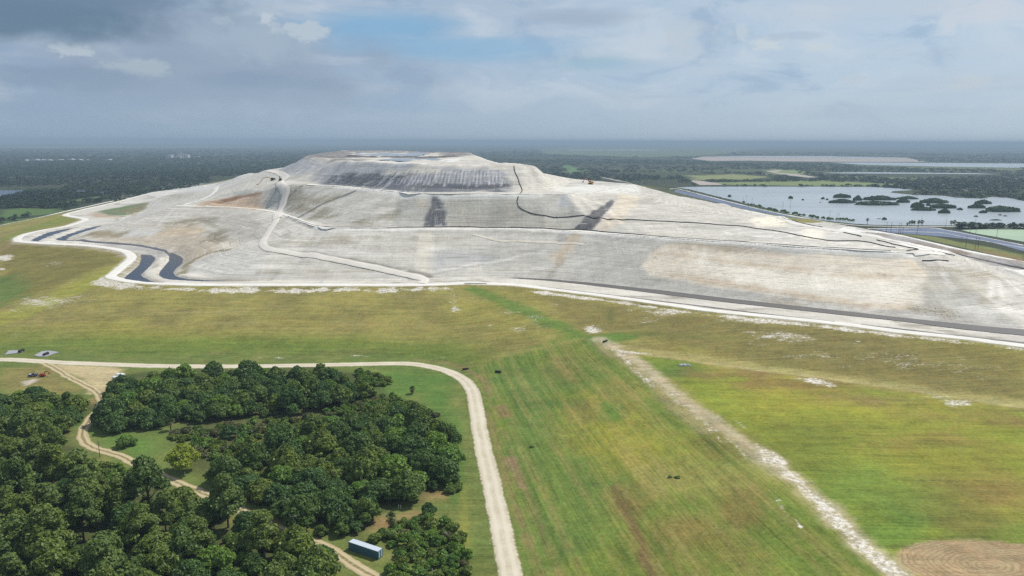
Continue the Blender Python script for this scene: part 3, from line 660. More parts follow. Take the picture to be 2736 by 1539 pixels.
stroke(z2([(900, 510), (1050, 430), (1130, 370), (1170, 310)]), 7, A(150, 152, 155), 5, .7, 2)
poly([(820, 414), (880, 406.5), (945, 404.5), (950, 418), (960, 425), (880, 424)], A(112, 110, 112, 1.1), 25, .9, 22, z=100, wn=n25)
poly([(1170, 410), (1245, 409), (1262, 413), (1235, 420), (1180, 420)], A(112, 111, 114, 1.1), 20, .85, 18, z=100, wn=n25)
poly([(905, 403.6), (1080, 403.9), (1245, 407.3), (1240, 409), (1080, 406.3), (930, 406.3)], A(118, 116, 118, 1.1), 40, .8, 30, z=101, wn=n25)
stroke([(935, 418.8), (1000, 419.8), (1060, 419.6), (1130, 420.6), (1210, 420)], 26, A(84, 86, 91), 14, .92, 12, z=99.6)

for pts in (z2([(1520, 305), (1750, 312), (1950, 320)]), z2([(2120, 290), (2300, 270), (2200, 300)]), z2([(1010, 268), (1290, 270)])):
    stroke(pts, 8, A(226, 226, 224, 1.05), 8, .8, 4)
# right of the front: cream worked face, trampled ground
poly(z8([(-560, 370), (-400, 340), (0, 430), (500, 450), (1000, 470), (1400, 500), (1600, 520), (1700, 600), (1710, 680), (1680, 800), (1600, 920), (1480, 945), (1200, 925), (800, 870), (400, 800), (0, 760), (-400, 690), (-700, 640), (-760, 560), (-690, 450)]), A(226, 214, 192, 0.98), 4, 0.95, 2.5)
poly(z8([(-300, 480), (300, 600), (900, 640), (1400, 720), (1690, 700), (1640, 850), (1300, 880), (600, 800), (-100, 640)]), A(236, 228, 210, 0.94), 16, 0.9, 8)
poly(z8([(1560, 520), (1620, 540), (1700, 610), (1640, 620)]), A(226, 206, 176, 1.06), 4, 0.7, 2)
for q, op in (([(-640, 440), (-200, 500), (300, 560), (700, 600)], .6), ([(-300, 370), (100, 420), (500, 470)], .5), ([(-500, 640), (0, 720), (700, 830), (1200, 910)], .6), ([(900, 640), (1400, 650)], .5), ([(1200, 900), (1550, 930)], .5)):
    stroke(z8(q), 3.5, A(206, 180, 148, 1.08), 4, op, 2)
stroke(z8([(1290, 625), (1350, 638)]), 2, A(170, 160, 140), 2, .8, 1)
for q in ([(1720, 600), (2000, 640), (2200, 660)], [(1740, 680), (2000, 700), (2200, 740)], [(1750, 740), (2000, 750), (2200, 770)]):
    stroke(z8(q), 8, A(200, 192, 172, 1.08), 8, .6, 5)
poly(z8([(2250, 640), (2400, 660), (2440, 830), (2230, 870)]), A(208, 203, 188, 1.06), 8, .7, 4)
for q in ([(2300, 650), (2280, 850)], [(2350, 660), (2390, 840)], [(1880, 600), (1900, 700), (1960, 760)], [(2420, 680), (2560, 800)], [(2500, 700), (2576, 740)], [(1850, 540), (1870, 640)]):
    stroke(z8(q), 2.5, A(236, 232, 222, 1.04), 3, .7, 1.5)
for q in ([(1680, 540), (1900, 590), (2100, 610), (2270, 640)], [(1640, 930), (1800, 950), (1900, 960)], [(2220, 880), (2330, 890)], [(300, 1045 - 170), (600, 900)], [(-500, 360), (-100, 400), (60, 400)], [(2250, 620), (2300, 640)]):
    stroke(z8(q), 6, A(168, 156, 130, 1.1), 7, .55, 5)
poly(z4([(550, 650), (700, 620), (830, 640), (820, 700), (600, 710)]), A(236, 228, 206, 1.04), 8, .8, 4)
poly(z4([(920, 740), (1000, 720), (1120, 740), (1080, 800), (950, 790)]), A(234, 226, 206, 1.04), 8, .8, 4)
poly(z8([(1900, 450), (2100, 480), (2350, 560), (2576, 640), (2576, 600), (2300, 520), (2000, 430), (1650, 330), (1300, 270), (1000, 215), (950, 240), (1500, 370), (1700, 420)]), A(240, 237, 228, 1.0), 5, .9, 2)
poly(z8([(2576, 1010), (2300, 1000), (2000, 930), (2100, 910), (2400, 905), (2576, 940)]), A(232, 228, 216, 1.04), 8, .7, 5)
for q, wd in ((LIP1[5:], 5), (LIP2[2:8], 7)):
    stroke([(a, b) for a, b in q], wd, A(232, 229, 220, 1.02), 3, .8, 1.2, z=50 if q[0][1] > 560 else 76)
poly(FAN_A, A(92, 94, 100, 1.1), 3, 0.92, 3, wn=n6); poly(FAN_B, A(88, 88, 91, 1.1), 2.5, 0.95, 2, wn=n6)
stroke(z3([(1610, 690), (1500, 790), (1380, 900), (1290, 975)]), 3, A(126, 126, 128), 4, .6, 2)
poly(z3([(1000, 540), (1300, 525), (1800, 525), (1900, 560), (1700, 620), (1200, 610), (1050, 590)]), A(220, 219, 211, 1.06), 12, .7, 6)
# bank of the right-hand dike: weather-streaked
dk = GW([(2347, 634), (2600, 692), (2736, 722), (2736, 700), (2560, 665), (2408, 630), (2286, 609)], 18)
Sx, dd = sdf_poly(dk, 6); mm = np.clip(0.5 - dd / 3, 0, 1) * GYPM[Sx]
lerp(Sx, mm, A(168, 164, 160, 1.1)); lerp(Sx, mm * np.clip(fbm(X, Y / 5.0, 7, 3, 17)[Sx] * 2 + .2, 0, 1) * .7, A(150, 120, 88)); lerp(Sx, mm * np.clip(fbm(X, Y / 4.0, 6, 3, 19)[Sx] * 2, 0, 1) * .6, A(206, 200, 192))
stroke([(2736, 697), (2560, 662), (2408, 627), (2286, 606)], 7, A(236, 233, 226, 1.0), 2, .9, 1, z=20)
# bare white gypsum showing through the grass
def bare(px, py, rx, ry, v): spot(px, py, rx, ry, v, 1.0, 0.8, tgt=BARE)
nfl = fbm(X / 2.2, Y, 5, 3, 181)
upper = slope * np.clip((95 - DG) / 20, 0, 1) * np.clip((Z - 10.6) / 1.5, 0, 1)
BARE[:] = 0.06 * upper + upper * np.clip(n25 * 1.3 - .1, 0, .4) * .5 + upper * np.clip(nfl * 2 - .6, 0, .7) * np.clip((X + 60) / 120, .25, 1) * .5
for a in [(110, 810, 75, 20, .85), (60, 832, 50, 8, .7), (190, 800, 50, 10, .7), (230, 805, 40, 8, .7), (10, 690, 24, 7, 1), (5, 720, 10, 4, .9), (150, 705, 50, 8, .55), (45, 895, 26, 8, .7), (100, 900, 70, 10, .35), (240, 895, 100, 12, .4), (500, 880, 60, 22, .45), (640, 885, 80, 20, .42), (560, 895, 50, 16, .4),
          (1210, 805, 22, 30, .6), (1215, 827, 16, 9, .9), (1190, 880, 20, 26, .4), (1100, 890, 60, 8, .45), (1360, 835, 50, 8, .6), (1430, 850, 40, 12, .55), (1380, 880, 40, 14, .6), (1310, 870, 14, 6, .7), (1450, 870, 40, 16, .42), (1585, 880, 26, 12, .85), (1620, 870, 30, 10, .4), (1480, 815, 30, 5, .5),
          (1760, 835, 40, 7, .75), (1700, 860, 70, 12, .5), (1680, 830, 60, 8, .5), (1920, 858, 60, 8, .5), (2080, 900, 60, 10, .85), (2130, 905, 50, 12, .6), (2040, 920, 40, 5, .5), (2160, 950, 60, 6, .7), (2330, 955, 100, 5, .5), (2500, 975, 100, 6, .55), (2650, 985, 80, 8, .5), (2600, 1000, 60, 10, .4), (2300, 930, 80, 6, .4),
          (2165, 1015, 20, 6, .9), (2190, 1022, 30, 7, .85), (2220, 1030, 20, 6, .7), (2130, 1012, 20, 6, .6), (2420, 1062, 60, 7, .6), (2390, 1072, 70, 10, .4), (2560, 1078, 40, 10, .8), (2600, 1068, 60, 4, .6), (2520, 1060, 30, 3, .7), (2680, 1078, 60, 3, .5),
          (690, 956, 20, 3, .8), (745, 956, 25, 4, .9), (890, 956, 30, 4, .7), (950, 950, 40, 5, .9), (1040, 951, 20, 3, .6), (1180, 955, 12, 4, .7), (1120, 953, 30, 4, .5), (1130, 820, 60, 30, .16), (650, 850, 500, 40, .14), (300, 745, 40, 12, .8), (270, 755, 30, 8, .7), (340, 765, 40, 8, .8)]:
    bare(*a)
# white spill below the crest road
stroke([(300, 758), (420, 771), (560, 775), (700, 776), (850, 776), (1000, 776), (1120, 774), (1200, 770)], 7, .74, 12, 1, 6, tgt=BARE, wn=n12 + n6)
stroke([(1400, 776), (1520, 790), (1626, 804), (1762, 823), (1900, 842), (2100, 862), (2250, 878), (2410, 898), (2560, 913), (2736, 935)], 4, .8, 8, 1, 4, tgt=BARE, wn=n12)
# sandy ridge track through the fields
stroke([(1600, 905), (1655, 938), (1715, 972), (1765, 1018), (1820, 1062), (1875, 1102), (1930, 1142), (2000, 1188), (2070, 1238), (2135, 1290), (2206, 1356), (2270, 1422), (2340, 1487), (2396, 1539), (2430, 1570)], 7.5, A(190, 178, 148), 5, .85, 2.5)
stroke([(1800, 1055), (1860, 1090), (1930, 1150), (2010, 1215), (2070, 1265)], 5, A(158, 150, 118), 5, .7, 2.5)
stroke([(1700, 965), (1775, 1028), (1880, 1105), (1990, 1182), (2070, 1238), (2140, 1292), (2206, 1358), (2300, 1450), (2396, 1539)], 5, .24, 5, 1, 2.5, tgt=BARE)
for pts, wd, v in (([(1640, 932), (1700, 960), (1735, 1000), (1790, 1050), (1850, 1090)], 7, .4), ([(1650, 940), (1690, 985), (1720, 1010), (1745, 1035)], 4, .62), ([(1790, 1050), (1850, 1100), (1900, 1140), (1955, 1180), (2010, 1235)], 4, .5),
                   ([(1640, 935), (1690, 942), (1740, 945)], 4, .7), ([(2050, 1214), (2085, 1245), (2132, 1288), (2208, 1360), (2270, 1426), (2338, 1487), (2392, 1537), (2425, 1568)], 6.5, .78), ([(2018, 1184), (2055, 1218)], 3, .6), ([(2060, 1310), (2090, 1350), (2110, 1380), (2140, 1410)], 1.6, .72), ([(1880, 1130), (1900, 1155), (1930, 1180)], 2, .6), ([(1960, 1120), (2000, 1150), (2030, 1180)], 3, .5)):
    stroke(pts, wd, v, wd * 0.9, 1, wd * 0.35, tgt=BARE, wn=n6)
# gravel verge scatter beside the haul road
for pts in ([(1232, 1090), (1240, 1130), (1255, 1200), (1262, 1260), (1275, 1300)], [(1285, 1030), (1300, 1080), (1310, 1110)], [(1320, 1150), (1335, 1205), (1345, 1230)], [(1262, 1250), (1280, 1320), (1300, 1400), (1318, 1480), (1330, 1539)], [(1040, 963), (1140, 967), (1220, 985)]):
    stroke(pts, 1.5, .46, 2.0, 1, .8, tgt=BARE)
BARE *= np.clip(1 - GYPM * 1.5, 0, 1) * np.where(DG > 12, .86, 1)
# weeds: on the gypsum, along the crest road, and rank grass in the fields
for pts, wd_, v in ((z6([(0, 838), (700, 843), (1700, 843), (2050, 830)]), 6, .7), (z7([(500, 872), (1200, 957), (1700, 1027), (2574, 1117)]), 6, .75), (z1([(2140, 640), (2400, 600), (2720, 580)]), 24, .55), (z1([(2050, 700), (2400, 640), (2560, 610)]), 8, .7), (z2([(640, 670), (850, 680), (1090, 650)]), 26, .6), (z2([(640, 765), (800, 770), (1000, 800)]), 10, .75), (z5([(1790, 700), (1820, 640), (1910, 570), (2060, 500), (2250, 465)]), 8, .8),
                    (z1([(2000, 1080), (2100, 1000), (2150, 1060), (2230, 1100)]), 9, .75), (z6([(380, 405), (1100, 405)]), 8, .6), (z6([(600, 465), (1300, 450), (1700, 470)]), 12, .5), (z1([(830, 1030), (1000, 1000), (1250, 1000)]), 12, .6), (z8([(1640, 935), (1800, 955), (1950, 965)]), 9, .65), (z8([(1700, 570), (1950, 600), (2250, 650)]), 10, .55), (z4([(850, 780), (1000, 800), (1150, 840)]), 14, .5), (z1([(1500, 930), (1700, 910), (1900, 885), (2100, 860)]), 9, .7), (z6([(1850, 350), (2230, 352)]), 5, .6),
                    (z3([(0, 760), (400, 770), (900, 800), (1200, 850)]), 16, .45), (z3([(0, 850), (600, 900)]), 14, .4), (z2([(860, 845), (1000, 850), (1100, 830)]), 8, .6), (z2([(1280, 890), (1430, 900)]), 8, .5), (z8([(0, 300), (500, 330), (900, 360)]), 10, .45), (z8([(-500, 360), (0, 390), (400, 420)]), 7, .5), (z4([(0, 700), (400, 740), (800, 790)]), 14, .4), (z7([(1200, 470), (1600, 500), (1650, 560)]), 8, .55)):
    stroke(pts, wd_, v, wd_ * .9, 1, wd_ * .4, tgt=WEED)
WEED += np.clip(n60 * 0.9 + n12 * .5, 0, .5) * (1 - GYPM) * (slope > .3) * .8
WEED += np.clip(n25 * 0.8 + n60 * .5, 0, .4) * (1 - GYPM) * (slope <= .3) * (Y < 620) * .6
for pts in (GW(DITCH_A, 19.2), GW(DITCH_A2, 19.2), GW(DITCH_B, 19.2), GW(DITCH_B2, 19.2)):
    S_, d_ = sdf_poly(pts, 8); m_ = np.clip(1 - np.abs(d_ - .8) / 1.8, 0, 1) * .75 * np.clip(.7 + n12[S_], 0, 1); lerp(S_, m_, A(150, 138, 112))
poly([(2376, 623), (2440, 627), (2500, 633), (2540, 642), (2640, 660), (2736, 682), (2736, 700), (2600, 668), (2440, 632)], A(118, 126, 70), 4, .95, 2, z=0)
poly([(2600, 660), (2736, 688), (2736, 700), (2620, 672)], A(132, 112, 70), 5, .8, 2, z=0)
poly([(1990, 548), (2060, 568), (2130, 582), (2200, 594), (2280, 600), (2194, 590), (2090, 570)], A(96, 118, 60), 10, .9, 5, z=0)
poly([(1315, 1012), (1330, 1010), (1330, 1020), (1312, 1022)], A(70, 110, 50), 8, .6, 3)

# ------------------------------------------------------------------ ground materials
def ground_material(name, gyp):
    m = bpy.data.materials.new(name); m.use_nodes = True
    t = NT(m.node_tree); bs = t.n['Principled BSDF']
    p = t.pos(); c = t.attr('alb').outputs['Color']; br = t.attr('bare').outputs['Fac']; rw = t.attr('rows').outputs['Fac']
    big = t.noise(p, 1 / 22, 4, 0.6)
    sx = t.noise(t.mapping(p, (0.035, 0.35, 0.35)), 1.0, 5, 0.62)
    ang = -math.atan2(rdv[1], rdv[0])
    so_ = t.noise(t.mapping(t.mapping(p, (1, 1, 1), (0, 0, ang)), (0.05, 0.9, 0.5)), 1.0, 4, 0.62)
    mix1 = t.node('ShaderNodeMix', data_type='FLOAT'); t.val(mix1.inputs[0], rw); t.val(mix1.inputs[2], sx); t.val(mix1.inputs[3], so_)
    streak = mix1.outputs[0]
    fine = t.noise(p, 0.75, 4, 0.68); fine2 = t.noise(p, 2.2, 2, 0.6)
    def amp(v0, n, a): return t.math('ADD', v0, t.math('MULTIPLY', t.math('SUBTRACT', n, 0.5), a))
    mid = t.noise(p, 0.17, 4, 0.62); spd = t.noise(p, 0.8, 5, 0.75)
    wd = t.attr('weed').outputs['Fac']
    if gyp:
        strata = t.noise(t.mapping(p, (0.010, 0.010, 0.9)), 1.0, 5, 0.68)
        rill = t.noise(t.mapping(p, (0.42, 0.02, 0.02)), 1.0, 4, 0.65)
        v = amp(amp(amp(amp(amp(amp(1.12, streak, 0.5), big, 0.30), fine, 0.55), mid, 0.36), strata, 0.62), rill, 0.28)
        spk = t.ramp(t.noise(t.mapping(p, (0.22, 0.6, 0.4)), 1.0, 6, 0.75), 0.57, 0.70)
        base = t.mix(t.math('MULTIPLY', spk, 0.30), c, tuple(A(130, 120, 94)))
        base = t.mix(t.math('MULTIPLY', t.ramp(strata, 0.55, 0.68), 0.22), base, tuple(A(156, 146, 124)))
        st2 = t.noise(t.mapping(p, (0.006, 0.006, 1.6), loc=(5, 9, 3)), 1.0, 3, 0.6)
        ln = t.math('MULTIPLY', t.ramp(t.math('ABSOLUTE', t.math('SUBTRACT', st2, 0.5)), 0.030, 0.004), t.ramp(t.noise(t.mapping(p, (0.05, 0.3, 0.4)), 1.0, 4, .65), 0.38, 0.58))
        base = t.mix(t.math('MULTIPLY', ln, 0.6), base, tuple(A(128, 120, 104)))
        ln2 = t.math('MULTIPLY', t.ramp(t.math('ABSOLUTE', t.math('SUBTRACT', st2, 0.60)), 0.022, 0.004), t.ramp(mid, 0.42, 0.56))
        base = t.mix(t.math('MULTIPLY', ln2, 0.65), base, tuple(A(236, 232, 222, 1.08)))
        trk = t.noise(t.mapping(p, (0.25, 0.018, 0.02), rot=(0, 0, 0.5)), 1.0, 4, 0.7)
        base = t.mix(t.math('MULTIPLY', t.math('MULTIPLY', t.ramp(t.math('ABSOLUTE', t.math('SUBTRACT', trk, 0.5)), 0.020, 0.003), t.ramp(big, 0.48, 0.6)), 0.4), base, tuple(A(226, 220, 206, 1.1)))
        wtone = t.mix(fine, tuple(A(92, 84, 52)), tuple(A(140, 128, 92)))
    else:
        c = t.mix(0.05, c, (0.27, 0.25, 0.13))
        mow = t.noise(t.mapping(t.mapping(p, (1, 1, 1), (0, 0, ang)), (0.012, 1.7, 0.3)), 1.0, 3, 0.6)
        mow2 = t.noise(t.mapping(p, (0.02, 1.3, 0.3), rot=(0, 0, 0.10)), 1.0, 3, 0.6)
        mm_ = t.node('ShaderNodeMix', data_type='FLOAT'); t.val(mm_.inputs[0], rw); t.val(mm_.inputs[2], mow2); t.val(mm_.inputs[3], mow)
        v = amp(amp(amp(amp(amp(amp(1.16, mm_.outputs[0], 0.75), streak, 0.95), big, 0.7), fine, 1.25), fine2, 0.7), mid, 0.8)
        hue = t.ramp(t.noise(p, 1 / 7, 5, 0.66), 0.40, 0.62)
        base = t.mix(t.math('MULTIPLY', hue, 0.42), c, t.mix(1.0, c, (1.22, 1.02, 0.98), 'MULTIPLY'))
        hue2 = t.ramp(t.noise(t.mapping(p, (0.3, 0.6, 0.5), loc=(31, 7, 2)), 1.0, 5, 0.7), 0.52, 0.66)
        base = t.mix(t.math('MULTIPLY', hue2, 0.42), base, t.mix(1.0, c, (0.70, 0.88, 0.72), 'MULTIPLY'))
        dry = t.ramp(t.noise(t.mapping(p, (0.5, 1.1, 0.8), loc=(3, 71, 2)), 1.0, 5, 0.74), 0.58, 0.70)
        base = t.mix(t.math('MULTIPLY', dry, 0.38), base, tuple(A(176, 162, 118)))
        fu = t.attr('furrow').outputs['Fac']
        rg = t.math('SINE', t.math('ADD', t.math('MULTIPLY', fu, 88.0), t.math('MULTIPLY', t.math('SUBTRACT', t.math('ADD', mid, big), 1.0), 16.0)))
        rgm = t.math('MULTIPLY', t.math('MULTIPLY', t.ramp(rg, -0.1, 0.9), t.ramp(fu, 1.02, 0.94)), t.ramp(fine, 0.3, 0.55))
        base = t.mix(t.math('MULTIPLY', rgm, 0.4), base, tuple(A(112, 90, 64)))
        wtone = t.mix(fine, tuple(A(46, 66, 26)), tuple(A(92, 96, 50)))
    base = t.mix(t.math('MULTIPLY', t.ramp(spd, t.math('SUBTRACT', 0.70, t.math('MULTIPLY', wd, 0.26)), t.math('SUBTRACT', 0.78, t.math('MULTIPLY', wd, 0.26))), t.ramp(wd, 0.02, 0.15)), base, wtone)
    vv = t.node('ShaderNodeCombineColor'); [t.l.new(v, vv.inputs[i]) for i in range(3)]
    base = t.mix(1.0, base, vv.outputs[0], 'MULTIPLY')
    bn = t.math('ADD', t.math('MULTIPLY', t.noise(t.mapping(p, (0.16, 0.55, 0.4)), 1.0, 5, 0.7), 0.5), t.math('MULTIPLY', t.noise(p, 0.9, 6, 0.8), 0.5))
    lo = t.math('SUBTRACT', 0.70, t.math('MULTIPLY', br, 0.50))
    bm_ = t.ramp(bn, lo, t.math('ADD', lo, 0.13))
    base = t.mix(t.math('MULTIPLY', bm_, t.ramp(br, 0.02, 0.12)), base, t.mix(t.ramp(fine, 0.35, 0.62), tuple(A(176, 166, 138)), tuple(A(240, 235, 222, 1.1))))
    t.l.new(base, bs.inputs['Base Color']); bs.inputs['Roughness'].default_value = 0.95
    bs.inputs['Specular IOR Level'].default_value = 0.15
    bp = t.node('ShaderNodeBump'); bp.inputs['Strength'].default_value = 0.4 if gyp else 0.45; bp.inputs['Distance'].default_value = 0.5
    t.l.new(t.math('ADD', fine, t.math('MULTIPLY', streak, 0.8)), bp.inputs['Height']); t.l.new(bp.outputs[0], bs.inputs['Normal'])
    return m
M_GROUND = ground_material('ground_grass', False); M_GYP = ground_material('gypsum', True)

idx = np.arange(NX * NY).reshape(NY, NX)
quads = np.stack([idx[:-1, :-1], idx[:-1, 1:], idx[1:, 1:], idx[1:, :-1]], -1).reshape(-1, 4)
gq = (DG[:-1, :-1] + DG[1:, 1:] + DG[:-1, 1:] + DG[1:, :-1]).ravel() / 4 < 1.0
VV = np.stack([X, Y, Z], -1).reshape(-1, 3)
def ground_part(name, q, mat):
    u, inv = np.unique(q, return_inverse=True)
    me = mesh_np(name, VV[u], inv.reshape(q.shape), mat, True)
    cattr(me, 'alb', np.clip(ALB.reshape(-1, 3)[u], 0.005, 0.9)); fattr(me, 'bare', BARE.ravel()[u]); fattr(me, 'weed', WEED.ravel()[u]); fattr(me, 'furrow', FUR.ravel()[u]); fattr(me, 'rows', ROWS.ravel()[u])
    return tag(link_mesh(name, me), kind='structure')
tag(ground_part('ground', quads[~gq], M_GROUND), 'wide grassy ground and forested plain reaching to the horizon')
tag(ground_part('gypsum_hill', quads[gq], M_GYP), 'huge pale gypsum hill rising in flat-topped tiers')

# ------------------------------------------------------------------ haze
def haze():
    me = bpy.data.meshes.new('haze'); a, zb, zt = 62500, -3.0, 150.0
    v = [(x, y, z) for z in (zb, zt) for x, y in ((-a, -1500), (a, -1500), (a, 63000), (-a, 63000))]
    me.from_pydata(v, [], [(0, 3, 2, 1), (4, 5, 6, 7), (0, 1, 5, 4), (1, 2, 6, 5), (2, 3, 7, 6), (3, 0, 4, 7)])
    m = bpy.data.materials.new('haze_air'); m.use_nodes = True; t = NT(m.node_tree); t.n.clear()
    pv = t.node('ShaderNodeVolumePrincipled'); pv.inputs['Color'].default_value = (0.52, 0.68, 0.82, 1)
    pv.inputs['Density'].default_value = HAZE; pv.inputs['Anisotropy'].default_value = 0.0
    o = t.node('ShaderNodeOutputMaterial'); t.l.new(pv.outputs[0], o.inputs['Volume'])
    try: m.cycles.homogeneous_volume = True
    except Exception: pass
    me.materials.append(m)
    tag(link_mesh('haze', me), 'thin bluish haze hanging over the plain', kind='stuff')
HAZE = 0.00013
haze()

# ------------------------------------------------------------------ simple materials
def mat(name, c, rough=0.8, metal=0.0, var=0.15, scale=1.5, spec=0.3, k=1.0, stretch=(1, 1, 1)):
    m = bpy.data.materials.new(name); m.use_nodes = True
    t = NT(m.node_tree); bs = t.n['Principled BSDF']
    p = t.node('ShaderNodeTexCoord').outputs['Object']
    n = t.noise(t.mapping(p, stretch), scale, 4, 0.6)
    a = np.array(lin(c)) / k
    t.l.new(t.mix(n, tuple(a * (1 - var)), tuple(np.minimum(a * (1 + var), 1))), bs.inputs['Base Color'])
    bs.inputs['Roughness'].default_value = rough; bs.inputs['Metallic'].default_value = metal; bs.inputs['Specular IOR Level'].default_value = spec
    return m
def road_mat(name, c, c2, tracks=0.2, k=K, grassy=0.0, edge=0.0):
    m = bpy.data.materials.new(name); m.use_nodes = True
    t = NT(m.node_tree); bs = t.n['Principled BSDF']; p = t.pos(); u = t.attr('across').outputs['Fac']
    n1 = t.noise(p, 1 / 9, 4, 0.6); n2 = t.noise(p, 1.1, 4, 0.65)
    base = t.mix(t.ramp(t.math('ADD', t.math('MULTIPLY', n1, .6), t.math('MULTIPLY', n2, .4)), 0.35, 0.65), tuple(A(*c, k)), tuple(A(*c2, k)))
    for q in (0.27, 0.70):
        w_ = t.ramp(t.math('ABSOLUTE', t.math('SUBTRACT', t.math('ADD', u, t.math('MULTIPLY', t.math('SUBTRACT', n1, 0.5), 0.12)), q)), 0.16, 0.04)
        base = t.mix(t.math('MULTIPLY', w_, tracks), base, tuple(np.minimum(A(*c, k) * 1.12, .9)))
    mid = t.ramp(t.math('ABSOLUTE', t.math('SUBTRACT', u, 0.5)), 0.17, 0.05)
    if edge:
        eg = t.ramp(t.math('ADD', t.math('ABSOLUTE', t.math('SUBTRACT', u, 0.5)), t.math('MULTIPLY', t.math('SUBTRACT', t.noise(p, 0.55, 5, 0.7), 0.5), 0.34)), 0.40, 0.50)
        base = t.mix(t.math('MULTIPLY', eg, edge), base, tuple(A(118, 124, 64)))
    if grassy:
        base = t.mix(t.math('MULTIPLY', t.math('MULTIPLY', mid, t.ramp(n2, 0.3, 0.55)), grassy), base, tuple(A(124, 116, 70)))
    t.l.new(base, bs.inputs['Base Color']); bs.inputs['Roughness'].default_value = 0.95; bs.inputs['Specular IOR Level'].default_value = 0.1
    bp = t.node('ShaderNodeBump'); bp.inputs['Strength'].default_value = 0.3; bp.inputs['Distance'].default_value = 0.2
    t.l.new(n2, bp.inputs['Height']); t.l.new(bp.outputs[0], bs.inputs['Normal'])
    return m
M_HAUL = road_mat('road_gravel', (226, 217, 194), (204, 192, 164), 0.6, K, 0.0, 0.8)
M_TRACK = road_mat('road_sand', (206, 190, 152), (188, 170, 130), 0.7, K, 0.8, 0.8)
M_WROAD = road_mat('road_white', (236, 233, 224), (222, 218, 206), 0.3, 1.05)
M_RAMP = road_mat('road_ramp', (230, 224, 212), (214, 207, 194), 0.3, 1.02)
M_LINER = mat('liner_grey', (108, 104, 100), 0.55, var=0.2, scale=0.05, k=1.2, spec=0.4)

def strip(name, pts, o0, o1, m, lift=0.18, step=3.0, na=6, ragged=0.25, z=None, desc=None, world_pts=None, seed=0, taper=False, nb=0.9):
    q = np.asarray(world_pts) if world_pts is not None else GW(pts, z)
    q = resample(q, step)
    tg = np.gradient(q, axis=0); tg /= np.linalg.norm(tg, axis=1)[:, None] + 1e-9
    nr = np.stack([-tg[:, 1], tg[:, 0]], 1); n = len(q)
    s = np.arange(n) * step
    e0 = o0 + ragged * 2 * (fbm(s, s * 0 + seed, 4.5, 3, 5)); e1 = o1 + ragged * 2 * (fbm(s, s * 0 + 50 + seed, 4.5, 3, 6))
    if taper:
        tp = np.clip(np.minimum(np.arange(n), n - 1 - np.arange(n)) / 8.0, 0.05, 1); mid = (o0 + o1) / 2; e0 = mid + (e0 - mid) * tp; e1 = mid + (e1 - mid) * tp
    V = []; U = []
    for k in range(na + 1):
        f = k / na; xy = q + nr * (e0 + (e1 - e0) * f)[:, None]
        zz = np.maximum.reduce([hf(xy[:, 0], xy[:, 1]), hf(xy[:, 0] + nb, xy[:, 1]), hf(xy[:, 0] - nb, xy[:, 1]), hf(xy[:, 0], xy[:, 1] + nb), hf(xy[:, 0], xy[:, 1] - nb)]) + (lift if 0 < k < na else lift * 0.25)
        V.append(np.column_stack([xy, zz])); U.append(np.full(n, f))
    V = np.stack(V, 1).reshape(-1, 3); U = np.stack(U, 1).ravel()
    ii = np.arange(n * (na + 1)).reshape(n, na + 1)
    F_ = np.stack([ii[:-1, 1:], ii[:-1, :-1], ii[1:, :-1], ii[1:, 1:]], -1).reshape(-1, 4)
    me = mesh_np(name, V, F_, m, True); fattr(me, 'across', U)
    return tag(link_mesh(name, me), desc, kind='structure')

HAUL = [('w', -420, 384), ('w', -330, 386), (0, 961), (106, 966), (212, 971), (425, 978), (637, 979), (903, 974.5), (1062, 971.5), (1126, 976), (1189, 990), (1237, 1014), (1262, 1046), (1273, 1094), (1285, 1168), (1309, 1275), (1333, 1381), (1362, 1530), ('w', 1, 165), ('w', 6, 110), ('w', 10, 60)]
strip('gravel_road', HAUL, -3.7, 3.7, M_HAUL, 0.16, 2.5, 6, 0.22, desc='wide pale gravel haul road bending round the wood')
TRACK = [(112, 968), (141, 981), (177, 1003), (212, 1022), (243, 1037), (265, 1056), (271, 1074), (262, 1094), (243, 1116), (226, 1141), (219, 1163), (226, 1180), (250, 1197), (287, 1209), (327, 1221), (351, 1233), (398, 1254), (421, 1266), (470, 1290), (540, 1318), (615, 1347), (637, 1361), (714, 1402), (747, 1417), (791, 1434), (879, 1465), (933, 1504), (974, 1529), (1010, 1560), ('w', -32, 158)]
strip('sand_track', TRACK, -2.3, 2.3, M_TRACK, 0.14, 2.0, 8, 0.35, desc='narrow two-rut sand track winding through the wood')
edge_xy = np.array([p[:2] for p in EDGE_W])
strip('crest_road', None, 0.6, 8.4, M_WROAD, 0.22, 3.5, 5, 0.3, world_pts=edge_xy[1:], desc='bright white road along the outer edge of the hill')
strip('dike_road', [('w', 404, 1900), (1808, 505), (1850, 514.5), (1950, 540), (2020, 557), (2102, 575), (2194, 591), (2280, 600.5), (2330, 603), (2420, 604.5), (2560, 605), (2736, 606.5), ('w', 1100, 1075)], -2.5, 2.5, M_WROAD, 0.4, 8, 3, 0.2, z=0.5, desc='thin pale levee road beside the lake')
strip('toe_road', [(-60, 622), (0, 609), (50, 596), (110, 581), (164, 567), (230, 552.5), (300, 537), (350, 528), (400, 520.5)], -2.8, 2.8, M_WROAD, 0.4, 8, 3, 0.2, z=0.3, desc='thin pale road along the foot of the hill at left')
strip('ramp_road', z6([(1760, 800), (1785, 765), (1700, 738), (1560, 708), (1350, 660), (1050, 598), (850, 560), (650, 522), (420, 492), (300, 474), (225, 450), (195, 420), (200, 380), (235, 320), (280, 250), (320, 190), (340, 120)]), -3.2, 3.2, M_RAMP, 0.3, 4, 4, 0.3, desc='pale ramp road climbing the front of the hill', seed=3)
